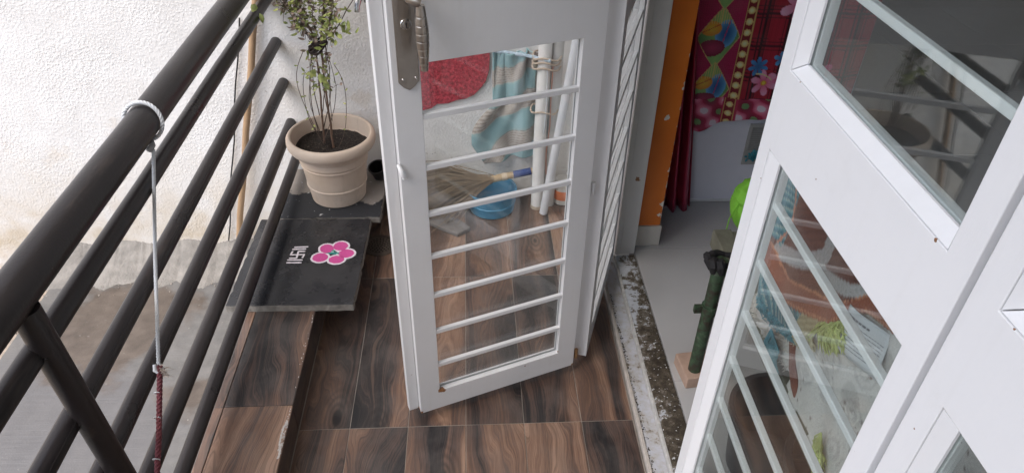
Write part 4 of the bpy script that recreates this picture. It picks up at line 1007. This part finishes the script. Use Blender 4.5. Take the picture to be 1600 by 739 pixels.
def bound(y):
    P_ = [(.5, .70), (.772, .628), (.84, .600), (.89, .525), (.95, .487), (1.06, .435), (1.12, .428), (1.2, .44), (1.4, .50)]
    for (a, c), (b, d) in zip(P_, P_[1:]):
        if y <= b: return c+(d-c)*(y-a)/(b-a)
    return .5
def teal_stripe(q):
    k = q % 1.0
    return (.045, .20, .27) if k < .55 else ((.16, .38, .42) if k < .85 else (.45, .52, .48))
def rugcol(y, s):
    c = (.20, .072, .052) if math.sin(y*260+s*310) > -.2 else (.16, .056, .042)
    def arc(pts, w):
        return min(segd((y, s), p, q) for p, q in zip(pts, pts[1:])) < w
    if arc([(1.15, .488), (1.09, .515), (1.04, .545), (1.01, .585), (1.02, .63), (1.05, .68)], .017) or arc([(1.03, .55), (.97, .565), (.90, .595), (.83, .650)], .012): c = (.50, .48, .48) if math.sin(y*400)*math.sin(s*400) > -.4 else (.42, .40, .40)
    bd_ = bound(y)
    if s < bd_+.048: c = (.34, .10, .055)
    if abs(s-bd_-.048) < .0026 or abs(s-bd_-.004) < .0022: c = (.62, .27, .15)
    if s < bd_-.002:
        c = teal_stripe((s-.55*y)*55+.4*math.sin(y*40))
        if y < .965: c = (.50, .46, .30) if math.sin((y+s)*420) > 0 else (.36, .30, .17)
    if y > 1.135 and s > .50 and segd((y, s), (1.16, .50), (1.20, .68)) < .050 and y > 1.15: c = teal_stripe((s*1.0+.35*y)*60+.5*math.sin(s*40))
    if arc([(1.165, .50), (1.145, .56), (1.155, .61), (1.18, .66)], .0035): c = (.66, .29, .19)
    return c
def rugmesh():
    def pos(u, v): return heap(.55+.75*u, .355+.335*v, .006)
    return sheet('rug', m_dye('brown_rug_pile', .95, 220, .002, .4, .15), None, 170, 90, pos, lambda u, v: rugcol(.55+.75*u, .355+.335*v), .010, keep=lambda u, v: (.355+.335*v) > bound(.55+.75*u)-.052*max(0, min(1, (.55+.75*u-.90)/.05))*max(0, min(1, (1.17-(.55+.75*u))/.07)) and (.355+.335*v) < .685+.01*math.sin(u*30))
rug = setp(rugmesh(), 'brown and grey patterned rug heaped on the cot behind the door glass', 'rug')
def strands(pts, n, length, dirv, mat, name, parent, jitter=.25, r=.0014):
    m = MB()
    n = int(n*1.7)
    for k in range(n):
        f = k/(n-1)*(len(pts)-1); i = min(int(f), len(pts)-2); p = Vector(pts[i]).lerp(Vector(pts[i+1]), f-i)
        d_ = (Vector(dirv)+Vector((rnd.gauss(0, jitter*.3), rnd.gauss(0, jitter), rnd.gauss(0, jitter*.4)))).normalized(); L = length*rnd.uniform(.75, 1.1)
        b_ = Vector((rnd.gauss(0, .003), rnd.gauss(0, .003), rnd.gauss(0, .003)))
        m.tube([p+HN*.012, p+d_*L*.35+HN*.016+b_, p+d_*L*.7+HN*.015-b_, p+d_*L+HN*.008], [r, r*1.1, r, r*.5], 5)
    return setp(m.build(name, mat, parent), kind='stuff')
BF = m_simple('blue_fringe_yarn', (.10, .30, .37), .9, var=.8, nscale=60); YF = m_simple('yellow_green_yarn', (.46, .52, .20), .9, var=.6, nscale=50); PF = m_simple('pale_yarn', (.55, .50, .36), .9, var=.3)
strands([heap(1.12, .392), heap(1.05, .400), heap(.96, .440)], 110, .030, (-.1, -.62, -.55), BF, 'blue_fringe', rug, .25)
strands([heap(.96, .445), heap(.92, .475)], 40, .035, (-.1, -.5, -.7), PF, 'pale_fringe', rug, .2)
strands([heap(.92, .510), heap(.86, .565)], 80, .060, (-.1, -.6, -.5), YF, 'yellow_fringe', rug, .3)
strands([heap(1.02, .385, .012), heap(.965, .375, .012)], 60, .06, (-.1, -.25, -.9), BF, 'blue_fringe', rug, .12)
def lacecol(y, s):
    c = (.74, .72, .70)
    for k, (cy0, cs0, r_) in enumerate(((.93, .45, .032), (.86, .48, .036), (.84, .42, .034), (.78, .52, .036), (.76, .44, .034), (.90, .39, .03), (.82, .56, .03), (.74, .37, .03), (.72, .56, .03))):
        d_ = hypot(y-cy0, s-cs0)
        if d_ < r_ and math.sin(d_*430+k) > .1: c = (.60, .585, .575)
    nn = math.sin(y*41+s*9)*math.sin(s*49-y*15)
    if nn > .5 and s > .40 and y < .90: c = tuple(q*(.78) for q in c)
    if (int(y*997)*7919+int(s*883)*104729) % 97 == 0: c = (.22, .18, .17)
    return c
LACE = m_dye('cream_lace', .95, 260, .003, .3, .15)
def lacekeep(u, v):
    y = .45+.69*u; s = .26+.40*v
    lo = .345+.012*math.sin(y*23) if y > .93 else .325-.10*(.93-y)+.006*math.sin(y*40)
    return lo < s < bound(y)+.02
lc = sheet('lace_cloth', LACE, None, 150, 80, lambda u, v: heap(.45+.69*u, .26+.40*v, .0+.004*math.sin(u*40)*math.sin(v*19)), lambda u, v: lacecol(.45+.69*u, .26+.40*v), .006, keep=lacekeep)
setp(lc, 'off white fluffy lace cloth with swirls lying below the brown rug', 'cloth')
fl_ = MB()
for k in range(700):
    y = rnd.uniform(.95, 1.14); s = rnd.uniform(.345, .42) if rnd.random() < .6 else rnd.uniform(.345, .36); p = heap(y, s, .003)
    d_ = Vector((rnd.gauss(-.3, .4), rnd.gauss(.2, .6), rnd.gauss(-.4, .5))).normalized()*rnd.uniform(.006, .016)
    fl_.tube([p, p+d_*.6, p+d_+HN*.002], [.0016, .0012, .0005], 3, False)
setp(fl_.build('fluffy_edge', m_simple('cream_fluff', (.62, .58, .52), .95, var=.2), lc), kind='stuff')
tas = MB(); tas.tube([heap(.985, .435, .004), heap(.955, .405, .006), heap(.93, .370, .006), heap(.905, .345, .004), heap(.890, .330, .002)], [.005, .008, .009, .009, .005], 8)
tas.build('brown_tassel', m_simple('brown_tassel_yarn', (.19, .062, .042), .9, var=.3, bump=.002), rug)
strands([heap(.77, .375, .01), heap(.72, .35, .01)], 60, .05, (-.1, -.5, -.8), YF, 'yellow_fringe', lc, .3)
# printed paper on the heap
pa = thing('printed_sheet', 'small printed paper sheet with tiny text lying on the rug heap', 'paper', (0, 0, 0))
P0 = heap(.873, .577, .016); PU = (heap(.79, .60, .016)-P0).normalized(); PV = HN.cross(PU).normalized()
if PV.z > 0: PV = -PV
P0 = P0 - PV*.012 + PU*.006
def ppos(u, v): return P0+PU*.110*u+PV*.080*v+HN*.004*math.sin(u*5)
sheet('paper', m_simple('white_paper', (.62, .64, .67), .7, var=.04), pa, 14, 8, ppos, None, .0006)
tx = MB(); ink = m_simple('print_ink', (.20, .20, .22), .8)
for r_ in range(9):
    x = .06
    while x < .92:
        wl = rnd.uniform(.03, .10); x2 = min(.93, x+wl); v0 = .22+.075*r_; hh = .017
        if r_ == 0: x2 = min(x2, .6); v0 -= .06; hh = .05
        if x2 > x: tx.add([ppos(a_, b_)+HN*.0008 for a_, b_ in ((x, v0), (x2, v0), (x2, v0+hh), (x, v0+hh))], [(0, 1, 2, 3)])
        x = x2+.018
        if r_ == 0 and x > .55: break
tx.build('tiny_print', ink, pa)
# buckets and plastic bag under the cot, green bag on it
BK = m_simple('black_bucket_plastic', (.022, .024, .028), .38, var=.3, nscale=22)
def bucket(label, loc, s, rot):
    t = thing('black_bucket', label, 'bucket', loc); t.rotation_euler = rot
    MB().lathe([(0, .004*s), (.105*s, 0), (.112*s, .01*s), (.135*s, .215*s), (.146*s, .218*s), (.146*s, .235*s), (.132*s, .235*s), (.108*s, .02*s), (0, .015*s)], 40).build('bucket_body', BK, t)
    return t
bucket('black plastic bucket on the grey floor at the foot of the door glass', (.715, 1.045, .031), .86, (0, 0, 0))
bucket('black plastic bucket partly behind the clear plastic bag', (.80, .845, .031), 1.1, (0, 0, 0))
PB_ = NT('clear_bag_film'); v = PB_.coord(); t_ = PB_.t
tr_ = PB_.n('ShaderNodeBsdfTransparent', Color=(.95, .96, .98)); gl_ = PB_.n('ShaderNodeBsdfGlossy', Roughness=.15); dd = PB_.n('ShaderNodeBsdfDiffuse', Color=(.70, .74, .78))
ma = PB_.n('ShaderNodeMixShader'); PB_.put(ma.inputs[0], .38); PB_.put(ma.inputs[1], tr_); PB_.put(ma.inputs[2], dd); mb_ = PB_.n('ShaderNodeMixShader'); PB_.put(mb_.inputs[0], .15); PB_.put(mb_.inputs[1], ma); PB_.put(mb_.inputs[2], gl_)
t_.links.new(mb_.outputs[0], PB_.out.inputs[0]); t_.nodes.remove(PB_.b)
def bag(name, label, cat, loc, dims, mat, seed, part, crump=.16, n=26):
    t = thing(name, label, cat, loc); q = random.Random(seed); ph = [(q.uniform(2, 7), q.uniform(2, 7), q.uniform(0, 6), q.uniform(.4, 1)) for _ in range(9)]
    vs = []; fs = []
    for j in range(n+1):
        for k in range(n*2):
            a_ = math.pi*j/n; w = math.pi*k/n; d_ = Vector((math.sin(a_)*math.cos(w), math.sin(a_)*math.sin(w), math.cos(a_)))
            e = sum(c_*abs(math.sin(a*d_.x*2+b*d_.z*2+p_+d_.y*a)) for a, b, p_, c_ in ph)/len(ph)
            r_ = 1-crump+crump*2*e; vs.append((d_.x*dims[0]*r_, d_.y*dims[1]*r_, dims[2]+d_.z*dims[2]*r_*.98))
    for j in range(n):
        for k in range(n*2): fs.append((j*2*n+k, j*2*n+(k+1) % (2*n), (j+1)*2*n+(k+1) % (2*n), (j+1)*2*n+k))
    MB().add(vs, fs, True).build(part, mat, t); return t
bag('plastic_bag', 'crumpled clear plastic bag slumped under the lace cloth', 'bag', (.665, .80, .032), (.055, .12, .115), PB_.m, 4, 'bag_film', .28)
GB = m_simple('green_mesh_fabric', (.16, .42, .030), .7, var=.35, nscale=30, bump=.004, bscale=120)
gbag = bag('green_bag', 'bright green net bag at the end of the cot beside the door leaf edge', 'bag', (.772, 1.545, .385), (.080, .080, .085), GB, 9, 'bag_fabric', .14)
MB().tube([(-.07, -.02, .11), (-.10, -.05, .08), (-.105, -.06, .045), (-.08, -.05, .02)], .0018, 6).build('drawstring', GB, gbag)
bag('white_cloth_bundle', 'small white cloth bundle lying on top of the green net bag', 'cloth', (.80, 1.55, .545), (.045, .05, .035), m_simple('white_cotton', (.60, .60, .60), .9), 12, 'bundle_fabric', .2, 16)
